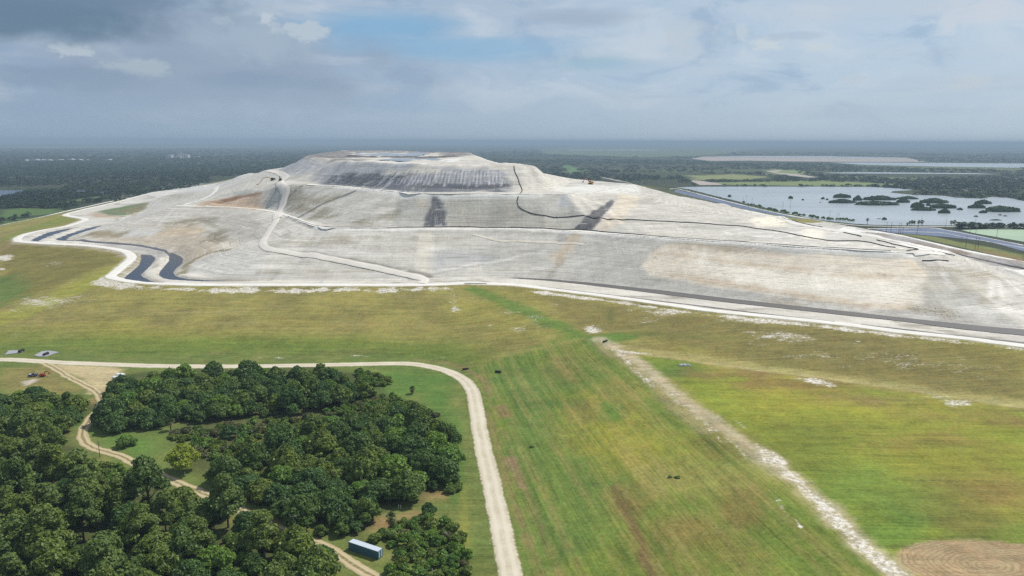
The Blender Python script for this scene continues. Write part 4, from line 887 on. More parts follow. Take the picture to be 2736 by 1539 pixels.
strip('ramp_road', z2([(520, 860), (525, 800), (560, 760), (580, 690), (605, 620), (600, 580), (570, 530), (545, 500), (600, 460), (520, 410), (420, 390)]), -4.5, 4.5, M_RAMP, 0.4, 5, 4, 0.3, desc='pale haul ramp curving up to the parked excavators', seed=5)
strip('bench_road', [(a, b) for a, b in LIP1], 0.2, 4.6, M_WROAD, 0.25, 5, 3, 0.3, z=50, desc='white road along the lower bench of the hill', nb=1.6)
strip('bench_road', [(a, b) for a, b in LIP2[1:9]], 0.2, 5.5, M_WROAD, 0.25, 5, 3, 0.4, z=76, desc='white edge road along the upper bench of the hill', seed=6, nb=1.6)
strip('bench_road', [(2440, 677.5), (2480, 676), (2510, 672), (2520, 668), (2480, 657), (2347, 633), (2255, 620), (2133, 599), (2087, 581), ('w', 248, 800)], -2, 5, M_WROAD, 0.3, 5, 3, 0.3, z=50, desc='white road turning up the right end of the lower bench', seed=4)
strip('side_road', z1([(1780, 728), (1900, 700), (2050, 645), (2115, 590), (2125, 560), (2160, 540), (2230, 520)]), -4, 4, M_WROAD, 0.5, 6, 3, 0.4, desc='white side road on the left flank of the hill', seed=9)
strip('spur_road', z3([(235, 1016), (270, 1024), (330, 1040), (460, 1075), (540, 1083), (800, 1088), (1000, 1096), (1200, 1105), (1320, 1118)]), -1.1, 1.1, road_mat('road_cream', (232, 224, 208), (216, 202, 178), .2, 1.04), 0.12, 4, 3, 0.3, desc='cream spur road crossing the lower tier', seed=12, nb=0.3)
# grey lined ditches on the ledge (right) ------------------------------------------------
def sheet(name, q, z, m, desc, grid=None):
    """flat or draped polygon"""
    q = np.asarray(q)
    tri = geometry.tessellate_polygon([[Vector((a, b, 0)) for a, b in q]])
    me = bpy.data.meshes.new(name)
    me.from_pydata([(a, b, z) for a, b in q], [], [tuple(t) for t in tri]); me.update()
    me.materials.append(m)
    if me.polygons and me.polygons[0].normal.z < 0: me.flip_normals()
    return tag(link_mesh(name, me), desc, kind='structure')
def ribbon(name, up, lo, m, lift, desc, n=160, na=5, z=None):
    a, b = GW(up, z), GW(lo, z)
    def even(p):
        s = np.concatenate([[0], np.cumsum(np.linalg.norm(np.diff(p, axis=0), axis=1))]); ss = np.linspace(0, s[-1], n)
        return np.stack([np.interp(ss, s, p[:, 0]), np.interp(ss, s, p[:, 1])], 1)
    a, b = even(resample(a, 4)), even(resample(b, 4))
    V = []
    for k in range(na + 1):
        xy = a + (b - a) * k / na; V.append(np.column_stack([xy, hf(xy[:, 0], xy[:, 1]) + lift]))
    V = np.stack(V, 1).reshape(-1, 3); ii = np.arange(n * (na + 1)).reshape(n, na + 1)
    F_ = np.stack([ii[:-1, 1:], ii[:-1, :-1], ii[1:, :-1], ii[1:, 1:]], -1).reshape(-1, 4)
    me = mesh_np(name, V, F_, m, True); fattr(me, 'across', np.tile(np.linspace(0, 1, na + 1), n))
    if me.polygons[0].normal.z < 0: me.flip_normals()
    return tag(link_mesh(name, me), desc, kind='structure')
ribbon('ditch_liner', LINER_UP, LINER_LO[::-1], M_LINER, 0.25, 'wide dark grey lined ditch at the foot of the gypsum face')
strip('ditch_liner', [(1440, 765.5), (1517, 775), (1626, 788), (1762, 805), (1898, 821), (1960, 829), (2102, 846), (2230, 860)], -0.9, 0.9, M_LINER, 0.3, 3, 3, 0.35, desc='thin dark strip beside the white crest road', taper=True)
strip('ditch_liner', [(2300, 867.5), (2408, 880), (2560, 897.5), (2736, 917), ('w', 300, 336)], -1.6, 1.6, M_LINER, 0.3, 3, 3, 0.4, desc='dark lined gutter beside the white crest road at the right', taper=True)
strip('dike_ditch', [(2736, 720), (2600, 689), (2470, 660), (2347, 632.5), (2290, 622)], -1.2, 1.2, mat('liner_black', (72, 72, 76), 0.6, var=.2, scale=.1), 0.3, 4, 3, 0.2, z=16.3, desc='thin dark gutter under the right-hand dike')

# ------------------------------------------------------------------ water
def water(name, c, rough, bump, wave, spec=0.5):
    m = bpy.data.materials.new(name); m.use_nodes = True
    t = NT(m.node_tree); bs = t.n['Principled BSDF']; p = t.pos()
    n = t.noise(t.mapping(p, (0.004, 0.012, 1)), 1.0, 4, 0.6)
    a = np.array(lin(c)); t.l.new(t.mix(t.ramp(n, .35, .7), tuple(a * 0.9), tuple(a * 1.1)), bs.inputs['Base Color'])
    bs.inputs['Roughness'].default_value = rough; bs.inputs['IOR'].default_value = 1.33; bs.inputs['Specular IOR Level'].default_value = spec
    bp = t.node('ShaderNodeBump'); bp.inputs['Strength'].default_value = bump; bp.inputs['Distance'].default_value = 0.3
    t.l.new(t.noise(p, wave, 3, .6), bp.inputs['Height']); t.l.new(bp.outputs[0], bs.inputs['Normal'])
    return m
W_DITCH = water('water_ditch', (44, 50, 66), 0.25, 0.15, 0.6, 0.35)
W_LAKE = water('water_lake', (172, 181, 184), 0.3, 0.25, 0.15)
W_POND = water('water_pond', (150, 158, 164), 0.3, 0.2, 0.2)
W_LEFT = water('water_left', (70, 84, 98), 0.25, 0.2, 0.2)
W_GREEN = water('water_green', (170, 192, 158), 0.4, 0.2, 0.3, 0.3)
W_LINED = water('water_lined', (96, 104, 128), 0.35, 0.2, 0.1)
sheet('ditch_water', waters['a'], 19.0, W_DITCH, 'dark water in the wide outer ditch bend at left')
sheet('ditch_water', waters['a2'], 19.0, W_DITCH, 'dark water in the outer ditch at the far left corner')
sheet('ditch_water', waters['b'], 19.0, W_DITCH, 'dark water in the wide inner ditch bend at left')
sheet('ditch_water', waters['b2'], 19.0, W_DITCH, 'dark water in the inner ditch at the far left corner')
strip('ditch_liner', z1([(655, 1076), (900, 1090), (1150, 1108), (1400, 1133), (1600, 1175), (1690, 1225)]), -2.0, 2.0, mat('silt_dark', (98, 98, 104), .6, var=.2, scale=.1), 0.25, 3, 3, .4, desc='thin dark silty channel joining the two ditch bends', taper=True)
sheet('summit_pond', TOP_POND, 100.0, W_POND, 'pale blue pond on the flat top of the hill')
sheet('summit_pond', TOP_POND2, 98.6, W_POND, 'small pale pool in front of the summit pond')
LAKE = [(1796, 502), (1850, 499.3), (2000, 498.8), (2200, 499), (2330, 500), (2400, 503.5), (2440, 508), (2385, 511), (2380, 515), (2440, 521), (2520, 523), (2560, 528.5), (2620, 531), (2650, 526), (2700, 529), (2736, 538), ('w', 1320, 1500), ('w', 1250, 1095), (2736, 604.5), (2560, 603), (2420, 602.5), (2330, 601), (2280, 598), (2194, 588.5), (2130, 577), (2060, 562), (2010, 550), (1950, 537), (1880, 521)]
lake_q = GW(LAKE, 0); sheet('lake', lake_q, 0.25, W_LAKE, 'broad grey lake dotted with bushy islands')
green_q = GW([(2568, 615), (2640, 613), (2736, 614), ('w', 1000, 1020), ('w', 760, 830), (2736, 646.5), (2680, 637), (2600, 623)], 0)
sheet('green_pond', green_q, 0.3, W_GREEN, 'milky pale green pond at the right edge')
left_q = GW([(-200, 545), (-60, 540), (0, 530), (20, 526), (60, 516), (75, 511.5), (180, 507), (290, 512.5), (285, 514.5), (240, 514), (180, 509.5), (80, 508.5), (0, 508.5), (-200, 509)], 0)
sheet('left_pond', left_q, 0.25, W_LEFT, 'grey pond among dark forest at the left edge')
far_q = []
for pts, d in (([(2215, 434.2), (2400, 434.5), (2736, 437), ('w', 4200, 3900), ('w', 3200, 3250), (2736, 448.5), (2500, 445), (2300, 440)], 'long pale water strip far off at the right'),
               ([(2195, 461.5), (2300, 460.3), (2450, 461.5), (2600, 463), (2665, 466), (2560, 465), (2400, 464), (2250, 463.5)], 'thin bright channel beyond the lake'),
               ([(1900, 418.4), (2020, 417.2), (2220, 418.5), (2440, 421), (2300, 422.5), (2080, 421.5), (1960, 420)], 'pale water on the distant tailings basin'),
               ([(1510, 400.2), (1760, 400.4), (1745, 402), (1530, 401.8)], 'thin bright pond on a distant green hill'),
               ([(2560, 507), (2600, 508), (2590, 510)], 'tiny pool among thickets behind the lake')):
    q = GW(pts, 0); far_q.append(q); sheet('far_water', q, 0.3, W_LAKE, d)
sheet('lined_ditch', LINED, 0.8, W_LINED, 'long blue-grey lined ditch between the hill and the levee road')
sheet('lined_pond', GW([(2330, 612), (2480, 609), (2560, 618), (2736, 657), ('w', 640, 700), ('w', 560, 640), (2736, 672), (2640, 646), (2530, 634), (2380, 622)], 0), 0.3, W_LINED, 'blue-grey lined pond below the right-hand dike')
M_PALE = mat('pale_tailings', (196, 184, 172), .9, var=.08, scale=.004, k=1.25)
def pale(pts, d, z=0.2): sheet('tailings_flat', GW(pts, 0), z, M_PALE, d)
pale([(1846, 424), (1880, 418.5), (1990, 416.5), (2200, 416.8), (2420, 421.5), (2480, 432.5), (2300, 432.8), (2100, 431), (2000, 429), (1900, 430)], 'pale tailings basin far off beyond the lake', 0.12)
pale([(2046, 458), (2080, 454.5), (2090, 456), (2070, 461), (2130, 465.5), (2185, 473.5), (2160, 474.5), (2100, 468)], 'curved pale track beyond the lake')
pale([(1842, 482), (1870, 483), (1925, 491), (1930, 494), (1870, 494.5)], 'bare pale ground on the far shore of the lake')
pale([(1504, 459), (1525, 461), (1527, 463), (1510, 461.5)], 'small pale clearing behind the hill')
pale([(1585, 470), (1600, 472), (1660, 482.5), (1690, 490), (1650, 484)], 'thin pale road behind the hill')
strip('pond_bank', [(2316, 611), (2480, 608.5), (2530, 615), (2620, 632), (2736, 655)], -2.2, 2.2, M_WROAD, 0.5, 6, 2, 0.2, z=0.3, desc='pale bank along the lined pond')
strip('pond_bank', [(2360, 616), (2470, 620), (2520, 622), (2600, 638), (2736, 662)], -1.5, 1.5, M_WROAD, 0.5, 6, 2, 0.2, z=0.3, desc='pale inner bank of the lined pond')
strip('pond_bank', [(2560, 606), (2640, 609), (2800, 612)], -6, 6, mat('bank_scrub', (92, 104, 66), .9, var=.3, scale=.08, k=1.4), 0.8, 6, 2, 0.5, z=0.3, desc='dark scrubby levee between the lake and green pond')

# ------------------------------------------------------------------ foliage
def leaf_mat(name, c, hue=0.1, k=1.0):
    m = bpy.data.materials.new(name); m.use_nodes = True
    t = NT(m.node_tree); t.n.remove(t.n['Principled BSDF'])
    tint = t.attr('tint').outputs['Fac']; oi = t.node('ShaderNodeObjectInfo').outputs['Random']
    a = np.array(c) / k
    base = t.mix(tint, tuple(a * np.array([0.55, 0.62, 0.6])), tuple(a * np.array([1.28, 1.3, 1.1])))
    base = t.mix(t.math('MULTIPLY', t.ramp(oi, 0.45, 1.0), 0.6), base, t.mix(1.0, base, (1.2, 1.08, 0.8), 'MULTIPLY'))
    base = t.mix(t.math('MULTIPLY', t.ramp(oi, 0.5, 0.0), 0.6), base, t.mix(1.0, base, (0.72, 0.86, 0.95), 'MULTIPLY'))
    d = t.node('ShaderNodeBsdfDiffuse'); tr = t.node('ShaderNodeBsdfTranslucent'); mx = t.node('ShaderNodeMixShader'); mx.inputs[0].default_value = 0.3
    t.l.new(base, d.inputs[0]); t.l.new(t.mix(1.0, base, (1.1, 1.2, 0.6), 'MULTIPLY'), tr.inputs[0])
    gl = t.node('ShaderNodeBsdfGlossy'); gl.inputs['Roughness'].default_value = 0.5; gl.inputs[0].default_value = (.6, .65, .6, 1)
    m2 = t.node('ShaderNodeMixShader'); m2.inputs[0].default_value = 0.035
    t.l.new(d.outputs[0], mx.inputs[1]); t.l.new(tr.outputs[0], mx.inputs[2])
    t.l.new(mx.outputs[0], m2.inputs[1]); t.l.new(gl.outputs[0], m2.inputs[2])
    t.l.new(m2.outputs[0], t.n['Material Output'].inputs[0])
    return m
L_OAK = leaf_mat('leaf_oak', (0.100, 0.170, 0.044)); L_MID = leaf_mat('leaf_mid', (0.165, 0.222, 0.048)); L_YEL = leaf_mat('leaf_yellow', (0.30, 0.36, 0.05))
L_PINE = leaf_mat('leaf_pale', (0.150, 0.205, 0.052)); L_BUSH = leaf_mat('leaf_bush', (0.155, 0.255, 0.046)); L_DRY = leaf_mat('leaf_dry', (0.17, 0.165, 0.075)); L_FAR = leaf_mat('leaf_far', (0.034, 0.058, 0.030)); L_MANG = leaf_mat('leaf_mangrove', (0.062, 0.105, 0.036))
L_PALM = leaf_mat('leaf_palm', (0.10, 0.125, 0.045)); L_PALMDRY = leaf_mat('leaf_palm_dry', (0.26, 0.20, 0.08))
M_BARK = mat('bark', (92, 82, 70), .95, var=.3, scale=3, k=1.3)
M_DEAD = mat('dead_wood', (196, 190, 180), .9, var=.15, scale=3, k=1.2)

def quads_at(C, N, S, r, ex=1.0):
    """one quad per centre, roughly facing N"""
    n = len(C); N = N / (np.linalg.norm(N, axis=1)[:, None] + 1e-9)
    h = r.normal(size=(n, 3)); T = np.cross(N, h); T /= np.linalg.norm(T, axis=1)[:, None] + 1e-9; B = np.cross(N, T)
    S = S[:, None] * 0.5
    j = lambda: (1 + r.uniform(-.35, .35, (n, 1)))
    V = np.stack([C - T * S * j() * ex - B * S * j(), C + T * S * j() * ex - B * S * j(), C + T * S * j() * ex + B * S * j(), C - T * S * j() * ex + B * S * j()], 1).reshape(-1, 3)
    return V, np.arange(4 * n).reshape(-1, 4)
def crown_mesh(name, seed, R, H, zb, nl, nleaf, leaf, m, droop=0.0, elong=1.0, dome=0.75):
    r = np.random.default_rng(seed)
    cs = []; rs = []
    for i in range(nl):
        th = i * 2.399963 + r.uniform(-.5, .5); q = math.sqrt((i + 0.3) / nl) * (0.72)
        z = zb + (H - zb) * (0.17 + 0.60 * (1 - q * q * 1.45) * dome / 0.75 * r.uniform(0.78, 1.12))
        cs.append((R * q * math.cos(th) * elong, R * q * math.sin(th), z)); rs.append(R * r.uniform(0.27, 0.44))
    C = []; N = []; T = []; S = []
    wts = np.array(rs) ** 2; wts = wts / wts.sum()
    for (c, rad, wt) in zip(cs, rs, wts):
        n = int(nleaf * wt); d = r.normal(size=(n, 3)); d /= np.linalg.norm(d, axis=1)[:, None]
        d[:, 2] = np.where(d[:, 2] < -0.45, -d[:, 2], d[:, 2])
        bump = 1 + 0.16 * np.sin(d[:, 0] * 7 + seed) * np.sin(d[:, 1] * 6 + 2 * seed) + 0.1 * np.sin(d[:, 2] * 9 + seed)
        rr = rad * (0.62 + 0.42 * r.random(n) ** 0.5) * bump
        p = np.array(c) + d * rr[:, None] * np.array([1, 1, 0.82])
        p[:, 2] = np.maximum(p[:, 2], zb * 0.5 + 0.15)
        C.append(p); N.append(d * 0.9 + r.normal(size=(n, 3)) * 0.55 + np.array([0, 0, 0.3]))
        lt = r.uniform(0.25, 0.75); T.append(np.clip(lt + r.normal(size=n) * 0.2, 0, 1)); S.append(leaf * r.uniform(0.6, 1.35, n))
    C = np.concatenate(C); N = np.concatenate(N); T = np.concatenate(T); S = np.concatenate(S)
    if droop: C[:, 2] -= droop * (np.hypot(C[:, 0], C[:, 1]) / R) ** 2
    V, Fq = quads_at(C, N, S, r)
    me = mesh_np(name, V, Fq, m); fattr(me, 'tint', np.repeat(T, 4))
    return me
def tubes_mesh(name, tubes, m, n=6):
    V = []; Fq = []
    for pts, rads in tubes:
        pts = np.asarray(pts, float); b = len(V)
        for i, p in enumerate(pts):
            t = pts[min(i + 1, len(pts) - 1)] - pts[max(i - 1, 0)]; t = t / (np.linalg.norm(t) + 1e-9)
            a = np.cross(t, [0.31, 0.87, 0.2] if abs(t[2]) > 0.6 else [0, 0, 1]); a /= np.linalg.norm(a) + 1e-9; c = np.cross(t, a)
            for k in range(n):
                V.append(p + rads[i] * (math.cos(k / n * 2 * math.pi) * a + math.sin(k / n * 2 * math.pi) * c))
        for i in range(len(pts) - 1):
            for k in range(n):
                k2 = (k + 1) % n; Fq.append((b + i * n + k, b + i * n + k2, b + (i + 1) * n + k2, b + (i + 1) * n + k))
        c0 = len(V); V.append(pts[0]); V.append(pts[-1])
        for k in range(n):
            k2 = (k + 1) % n; e = b + (len(pts) - 1) * n
            Fq.append((c0, b + k2, b + k, b + k)); Fq.append((c0 + 1, e + k, e + k2, e + k2))
    me = bpy.data.meshes.new(name)
    me.from_pydata([tuple(v) for v in V], [], [tuple(dict.fromkeys(f)) for f in Fq]); me.update()
    me.materials.append(m); return me
def trunk_mesh(name, seed, R, H, m, rad=0.22):
    r = np.random.default_rng(seed); tb = []
    top = np.array([r.uniform(-.3, .3), r.uniform(-.3, .3), H * 0.62])
    tb.append(([(0, 0, -0.4), (0, 0, H * .22), tuple(top * [.6, .6, .7]), tuple(top)], [rad * 1.3, rad, rad * .7, rad * .35]))
    for k in range(5):
        th = k * 1.256 + r.uniform(-.4, .4); h0 = H * r.uniform(.2, .4)
        tb.append(([(0, 0, h0), (R * .3 * math.cos(th), R * .3 * math.sin(th), h0 + H * .16), (R * .6 * math.cos(th), R * .6 * math.sin(th), h0 + H * .28)], [rad * .6, rad * .4, rad * .15]))
    return tubes_mesh(name, tb, m, 5)
PROTO = {}
def proto(kind, n, **kw):
    PROTO[kind] = []
    for i in range(n):
        R = kw['R'] * random.uniform(.9, 1.12); H = kw['H'] * random.uniform(.88, 1.12)
        PROTO[kind].append((crown_mesh('crown', 100 * len(PROTO) + i, R, H, kw.get('zb', 1.2), kw['nl'] + i % 3, kw['leafn'], kw['leaf'], kw['mats'][i % len(kw['mats'])], elong=kw.get('elong', 1.0) * random.uniform(.92, 1.12), dome=kw.get('dome', .75)),
                            trunk_mesh('trunk', i + 7, R, H, M_BARK, kw.get('rad', .2)) if kw.get('trunk', True) else None, R))
proto('oak', 7, R=4.7, H=7.2, zb=-0.6, nl=15, leafn=11000, leaf=.35, mats=[L_OAK, L_OAK, L_MID])
proto('small', 6, R=3.1, H=5.0, zb=-0.4, nl=10, leafn=5600, leaf=.31, mats=[L_OAK, L_MID, L_BUSH])
proto('pale', 3, R=3.8, H=9.6, zb=1.0, nl=10, leafn=6400, leaf=.34, mats=[L_PINE, L_MID], dome=1.05)
proto('yellow', 1, R=5.2, H=8.5, zb=0.8, nl=11, leafn=7000, leaf=.42, mats=[L_YEL])
proto('bush', 5, R=2.0, H=2.6, zb=0.1, nl=6, leafn=2000, leaf=.33, mats=[L_BUSH, L_MID, L_BUSH], trunk=False)
proto('scrub', 4, R=1.7, H=1.5, zb=0.05, nl=6, leafn=1100, leaf=.3, mats=[L_MID, L_DRY, L_BUSH, L_MID], trunk=False)
proto('dense', 1, R=4.4, H=5.0, zb=0.1, nl=9, leafn=3600, leaf=.45, mats=[L_BUSH], trunk=False)
def plant(kind, name, x, y, sc, label, cat, group=None, i=None, rz=None, szz=1.0):
    c, tr, R = PROTO[kind][i if i is not None else random.randrange(len(PROTO[kind]))]
    if tr is None:
        o = link_mesh(name, c); o.location = (x, y, float(hf(x, y)) - 0.05); o.rotation_euler = (0, 0, random.uniform(0, 6.28) if rz is None else rz); o.scale = (sc, sc, sc * szz)
        return tag(o, label, cat, group)
    e = empty(name, (x, y, float(hf(x, y))), random.uniform(0, 6.28) if rz is None else rz, sc); e.scale.z = sc * szz
    link_mesh('crown', c, e); link_mesh('trunk', tr, e)
    return tag(e, label, cat, group)
TRK = resample(GW(TRACK), 4); HL = resample(GW(HAUL), 5)
placed = [(*G(970, 1480)[:2], 9.0), (*G(945, 1470)[:2], 8.0), (*G(1000, 1492)[:2], 9.0), (*G(1030, 1500)[:2], 6.0)]
def fill(zone, dmin, dmax, clear=3.2, excl=(), tries=6000, edge=0.0):
    q = GW(zone, 0); out = []
    lo, hi = q.min(0), q.max(0)
    for _ in range(tries):
        p = np.array([random.uniform(lo[0], hi[0]), random.uniform(lo[1], hi[1])])
        if not inside(np.array([p[0]]), np.array([p[1]]), q)[0]: continue
        d = random.uniform(dmin, dmax)
        if any((p[0] - a) ** 2 + (p[1] - b) ** 2 < (0.5 * (d + dd_)) ** 2 for a, b, dd_ in placed): continue
        if np.min(np.hypot(TRK[:, 0] - p[0], TRK[:, 1] - p[1])) < clear + d * .22: continue
        if np.min(np.hypot(HL[:, 0] - p[0], HL[:, 1] - p[1])) < 5 + d * .3: continue
        if any(inside(np.array([p[0]]), np.array([p[1]]), e)[0] for e in excl): continue
        placed.append((p[0], p[1], d)); out.append((p[0], p[1], d))
    return out
def reserve(px, py, d): g = G(px, py); placed.append((g[0], g[1], d)); return g
# named single trees first
for args in [
    ('yellow', 'willow_tree', 490, 1258, 1.15, 'large bright yellow-green tree at the edge of the grassy clearing', 'tree', 9),
    ('oak', 'oak_tree', 615, 1172, .82, 'round dark tree standing alone among bare soil in the middle of the wood', 'tree', 7),
    ('dense', 'shrub', 335, 1192, 0.95, 'big dense bright green bush beside the bend of the sand track', 'shrub', 8),
    ('small', 'small_tree', 1012, 1016, .9, 'small round tree alone on the green lawn inside the road bend', 'tree', 5),
    ('small', 'small_tree', 1146, 1378, 1.0, 'small dark tree alone on cleared ground near the haul road', 'tree', 5),
    ('pale', 'slender_tree', 921, 1046, .85, 'tall dark tree at the right-hand tip of the main wood', 'tree', 6),
    ('oak', 'oak_tree', 585, 1262, .8, 'olive green tree touching the bright yellow-green tree', 'tree', 7),
    ('pale', 'slender_tree', 270, 1348, .9, 'lanky pale tree with yellowish top in the lower left wood', 'tree', 6),
    ('oak', 'oak_tree', 305, 1470, .85, 'lone rounded oak in front of the brown clearing at bottom left', 'tree', 7)]:
    g = reserve(args[2], args[3], args[7]); plant(args[0], args[1], g[0], g[1], args[4], args[5], args[6])
clear_q = [GW(z, 0) for z in ([(560, 1160), (590, 1135), (700, 1118), (760, 1120), (690, 1165), (640, 1205), (570, 1210)], [(200, 1485), (260, 1468), (380, 1472), (360, 1525), (240, 1545)], [(610, 1330), (660, 1325), (760, 1375), (740, 1390)], [(660, 1400), (720, 1408), (790, 1440), (740, 1442)])]
A1 = [(325, 1045), (420, 1022), (620, 1015), (880, 1016), (955, 1050), (985, 1068), (880, 1096), (760, 1108), (620, 1122), (480, 1135), (390, 1152), (310, 1158), (262, 1115), (283, 1070)]
A2 = [(790, 1172), (900, 1140), (1000, 1118), (1100, 1122), (1180, 1155), (1205, 1200), (1200, 1290), (1130, 1328), (1050, 1342), (985, 1390), (950, 1432), (880, 1440), (790, 1405), (700, 1360), (640, 1335), (600, 1290), (560, 1265), (640, 1250), (700, 1215)]
B1 = [(-60, 1075), (100, 1078), (215, 1092), (248, 1108), (232, 1132), (150, 1162), (60, 1160), (-60, 1160)]
B2 = [(-60, 1175), (80, 1195), (150, 1240), (185, 1295), (240, 1325), (370, 1338), (470, 1348), (560, 1356), (600, 1385), (680, 1425), (745, 1450), (850, 1482), (868, 1539), (860, 1640), ('w', -90, 128), ('w', -190, 128), (-60, 1640)]
nt = 0
for zone, kinds, name, lab, cat, grp in (
    (A1, ('oak', 'oak', 'small'), 'oak_tree', 'dark green tree in the back half of the main wood beside the straight haul road', 'tree', 'trees in the back half of the main wood'),
    (A2, ('oak', 'oak', 'oak', 'small'), 'oak_tree', 'dark green tree in the front half of the main wood behind the shipping container', 'tree', 'trees in the front half of the main wood'),
    (B1, ('oak', 'small'), 'oak_tree', 'dark green tree in the small grove left of the sand track', 'tree', 'trees of the small grove left of the sand track')):
    for x, y, d in fill(zone, 6.3, 9.6, 4.2, clear_q):
        k = random.choice(kinds) if d > 6.8 else 'small'
        plant(k, name if k == 'oak' else 'small_tree', x, y, d / (6.2 if k == 'oak' else 4.5) * random.uniform(.92, 1.1), lab if k == 'oak' else lab.replace('dark green tree', 'smaller understorey tree'), cat, grp if k == 'oak' else grp.replace('trees', 'smaller trees'), szz=random.uniform(.8, 1.2)); nt += 1
    for x, y, d in fill(zone, 3.2, 5.0, 3.2, clear_q, 2500):
        plant('small', 'small_tree', x, y, d / 4.6 * random.uniform(.9, 1.2), lab.replace('dark green tree', 'smaller understorey tree'), cat, grp.replace('trees', 'smaller trees'), szz=random.uniform(.7, 1.15)); nt += 1
for x, y, d in fill(B2, 6.2, 9.4, 5.4, clear_q):
    px_left = x / y < -0.5
    k = random.choice(('pale', 'pale', 'oak') if px_left else ('oak', 'oak', 'small', 'oak', 'pale'))
    plant(k, {'oak': 'oak_tree', 'small': 'small_tree', 'pale': 'slender_tree'}[k], x, y, d / (6.3 if k == 'oak' else 5.2), {'oak': 'dark spreading tree in the lower left wood in front of the sand track', 'small': 'small dark tree in the lower left wood in front of the sand track', 'pale': 'tall pale green tree in the lower left wood in front of the sand track'}[k], 'tree',
          {'oak': 'spreading trees of the lower left wood', 'small': 'small trees of the lower left wood', 'pale': 'tall pale trees of the lower left wood'}[k], szz=random.uniform(.85, 1.15)); nt += 1
for x, y, d in fill(B2, 3.2, 5.0, 3.2, clear_q, 2500):
    plant('small', 'small_tree', x, y, d / 4.6, 'small dark tree in the lower left wood in front of the sand track', 'tree', 'small trees of the lower left wood', szz=random.uniform(.7, 1.15)); nt += 1
# shrubs
ns = 0
for zone, kinds, dm, lab, grp in (
    ([(985, 1455), (1055, 1405), (1150, 1392), (1232, 1412), (1250, 1480), (1252, 1600), (1060, 1600), (1040, 1520)], ('bush', 'bush', 'scrub'), (2.2, 3.6), 'bright green shrub in the thicket right of the shipping container', 'shrubs right of the shipping container'),
    ([(880, 1062), (1000, 1055), (1100, 1080), (1180, 1112), (1120, 1120), (950, 1112), (860, 1110)], ('scrub', 'scrub', 'bush'), (2.2, 3.4), 'low olive shrub on the open scrub strip across the main wood', 'shrubs on the scrub strip in the main wood'),
    ([(450, 1165), (700, 1130), (860, 1115), (860, 1140), (760, 1165), (690, 1210), (600, 1235), (540, 1220)], ('scrub',), (2.6, 4.2), 'low shrub around the bare soil clearing in the main wood', 'shrubs round the bare clearing'),
    ([(960, 1000), (1000, 1006), (1045, 1020), (1030, 1032), (960, 1030)], ('bush',), (2.4, 3.2), 'green shrub at the foot of the small tree on the lawn', 'shrubs on the lawn'),
    ([(195, 1470), (400, 1462), (560, 1480), (600, 1560), (150, 1580)], ('scrub', 'bush'), (2.6, 4.2), 'scrubby bush on the brown clearing at the bottom left', 'bushes on the bottom left clearing'),
    ([(600, 1450), (720, 1440), (860, 1490), (860, 1600), (560, 1600)], ('bush', 'scrub'), (2.6, 3.8), 'leafy bush between trees near the bottom edge', 'bushes near the bottom edge'),
    ([(205, 1240), (330, 1262), (400, 1300), (360, 1325), (240, 1315), (200, 1285)], ('bush',), (2.4, 3.4), 'leafy shrub between the sand track and the lower left wood', 'shrubs in front of the sand track'),
    ([(1195, 1290), (1215, 1280), (1225, 1310), (1200, 1318)], ('bush',), (2.4, 3.2), 'leafy shrub at the outer corner of the main wood by the haul road', 'shrubs at the corner of the main wood')):
    for x, y, d in fill(zone, dm[0], dm[1], 2.4, (), 1500):
        k = random.choice(kinds); plant(k, 'shrub', x, y, d / (3.0 if k == 'bush' else 2.6) * 1.15, lab, 'shrub', grp, szz=random.uniform(.8, 1.2)); ns += 1
print('TREES', nt, 'SHRUBS', ns)
# cabbage palms
def palm_parts(seed, h, fr=1.9, nf=34):
    r = np.random.default_rng(seed)
    def fan(el0, el1, n, size):
        V = []; Fq = []; T = []
        for k in range(n):
            th = r.uniform(0, 6.283); e = r.uniform(el0, el1)
            d = np.array([math.cos(th) * math.cos(e), math.sin(th) * math.cos(e), math.sin(e)]); s = np.array([-math.sin(th), math.cos(th), 0]); u = np.cross(d, s)
            L0 = size * r.uniform(.8, 1.1); c = d * L0 * .42
            for q in range(7):                                   # narrow blades fanning from the stalk end
                a = (q - 3) * 0.34; bd = d * math.cos(a) + s * math.sin(a); tip = c + bd * L0 * .62 - np.array([0, 0, .25 * L0]) * (1 - abs(e) * .3)
                mid = c + bd * L0 * .35 + u * .05; wv = np.cross(bd, u) * L0 * .055
                b = len(V); V += [c, mid + wv, tip, mid - wv]; Fq.append((b, b + 1, b + 2, b + 3)); T += [r.uniform(.2, .9)] * 4
            b = len(V); V += [s * .03, c + s * .03, c - s * .03, -s * .03]; Fq.append((b, b + 1, b + 2, b + 3)); T += [.5] * 4
        return np.array(V), Fq, T
    out = []
    for nm, e0, e1, n, m in (('fronds', -0.15, 1.4, nf, L_PALM), ('dead_fronds', -1.25, -0.45, nf // 3, L_PALMDRY)):
        V, Fq, T = fan(e0, e1, n, fr); V = V + np.array([0, 0, h]); me = mesh_np(nm, V, Fq, m); fattr(me, 'tint', T); out.append((nm, me))
    out.append(('trunk', tubes_mesh('trunk', [([(0, 0, -.3), (.05, 0, h * .5), (0, .05, h)], [.22, .19, .17])], M_BARK, 7)))
    return out
PALM = [palm_parts(1, 3.6), palm_parts(2, 5.2), palm_parts(3, 2.4)]
def palm(px, py, sc, i, label, group=None, z=None):
    g = G(px, py); e = empty('palm_tree', (g[0], g[1], g[2]), random.uniform(0, 6), sc)
    for nm, me in PALM[i]: link_mesh(nm, me, e)
    return tag(e, label, 'palm tree', group)
palm(457, 1150, 1.15, 0, 'cabbage palm with yellowing skirt at the near edge of the main wood')
palm(424, 1504, 1.2, 0, 'cabbage palm with yellow lower fronds alone in the bottom left scrub')
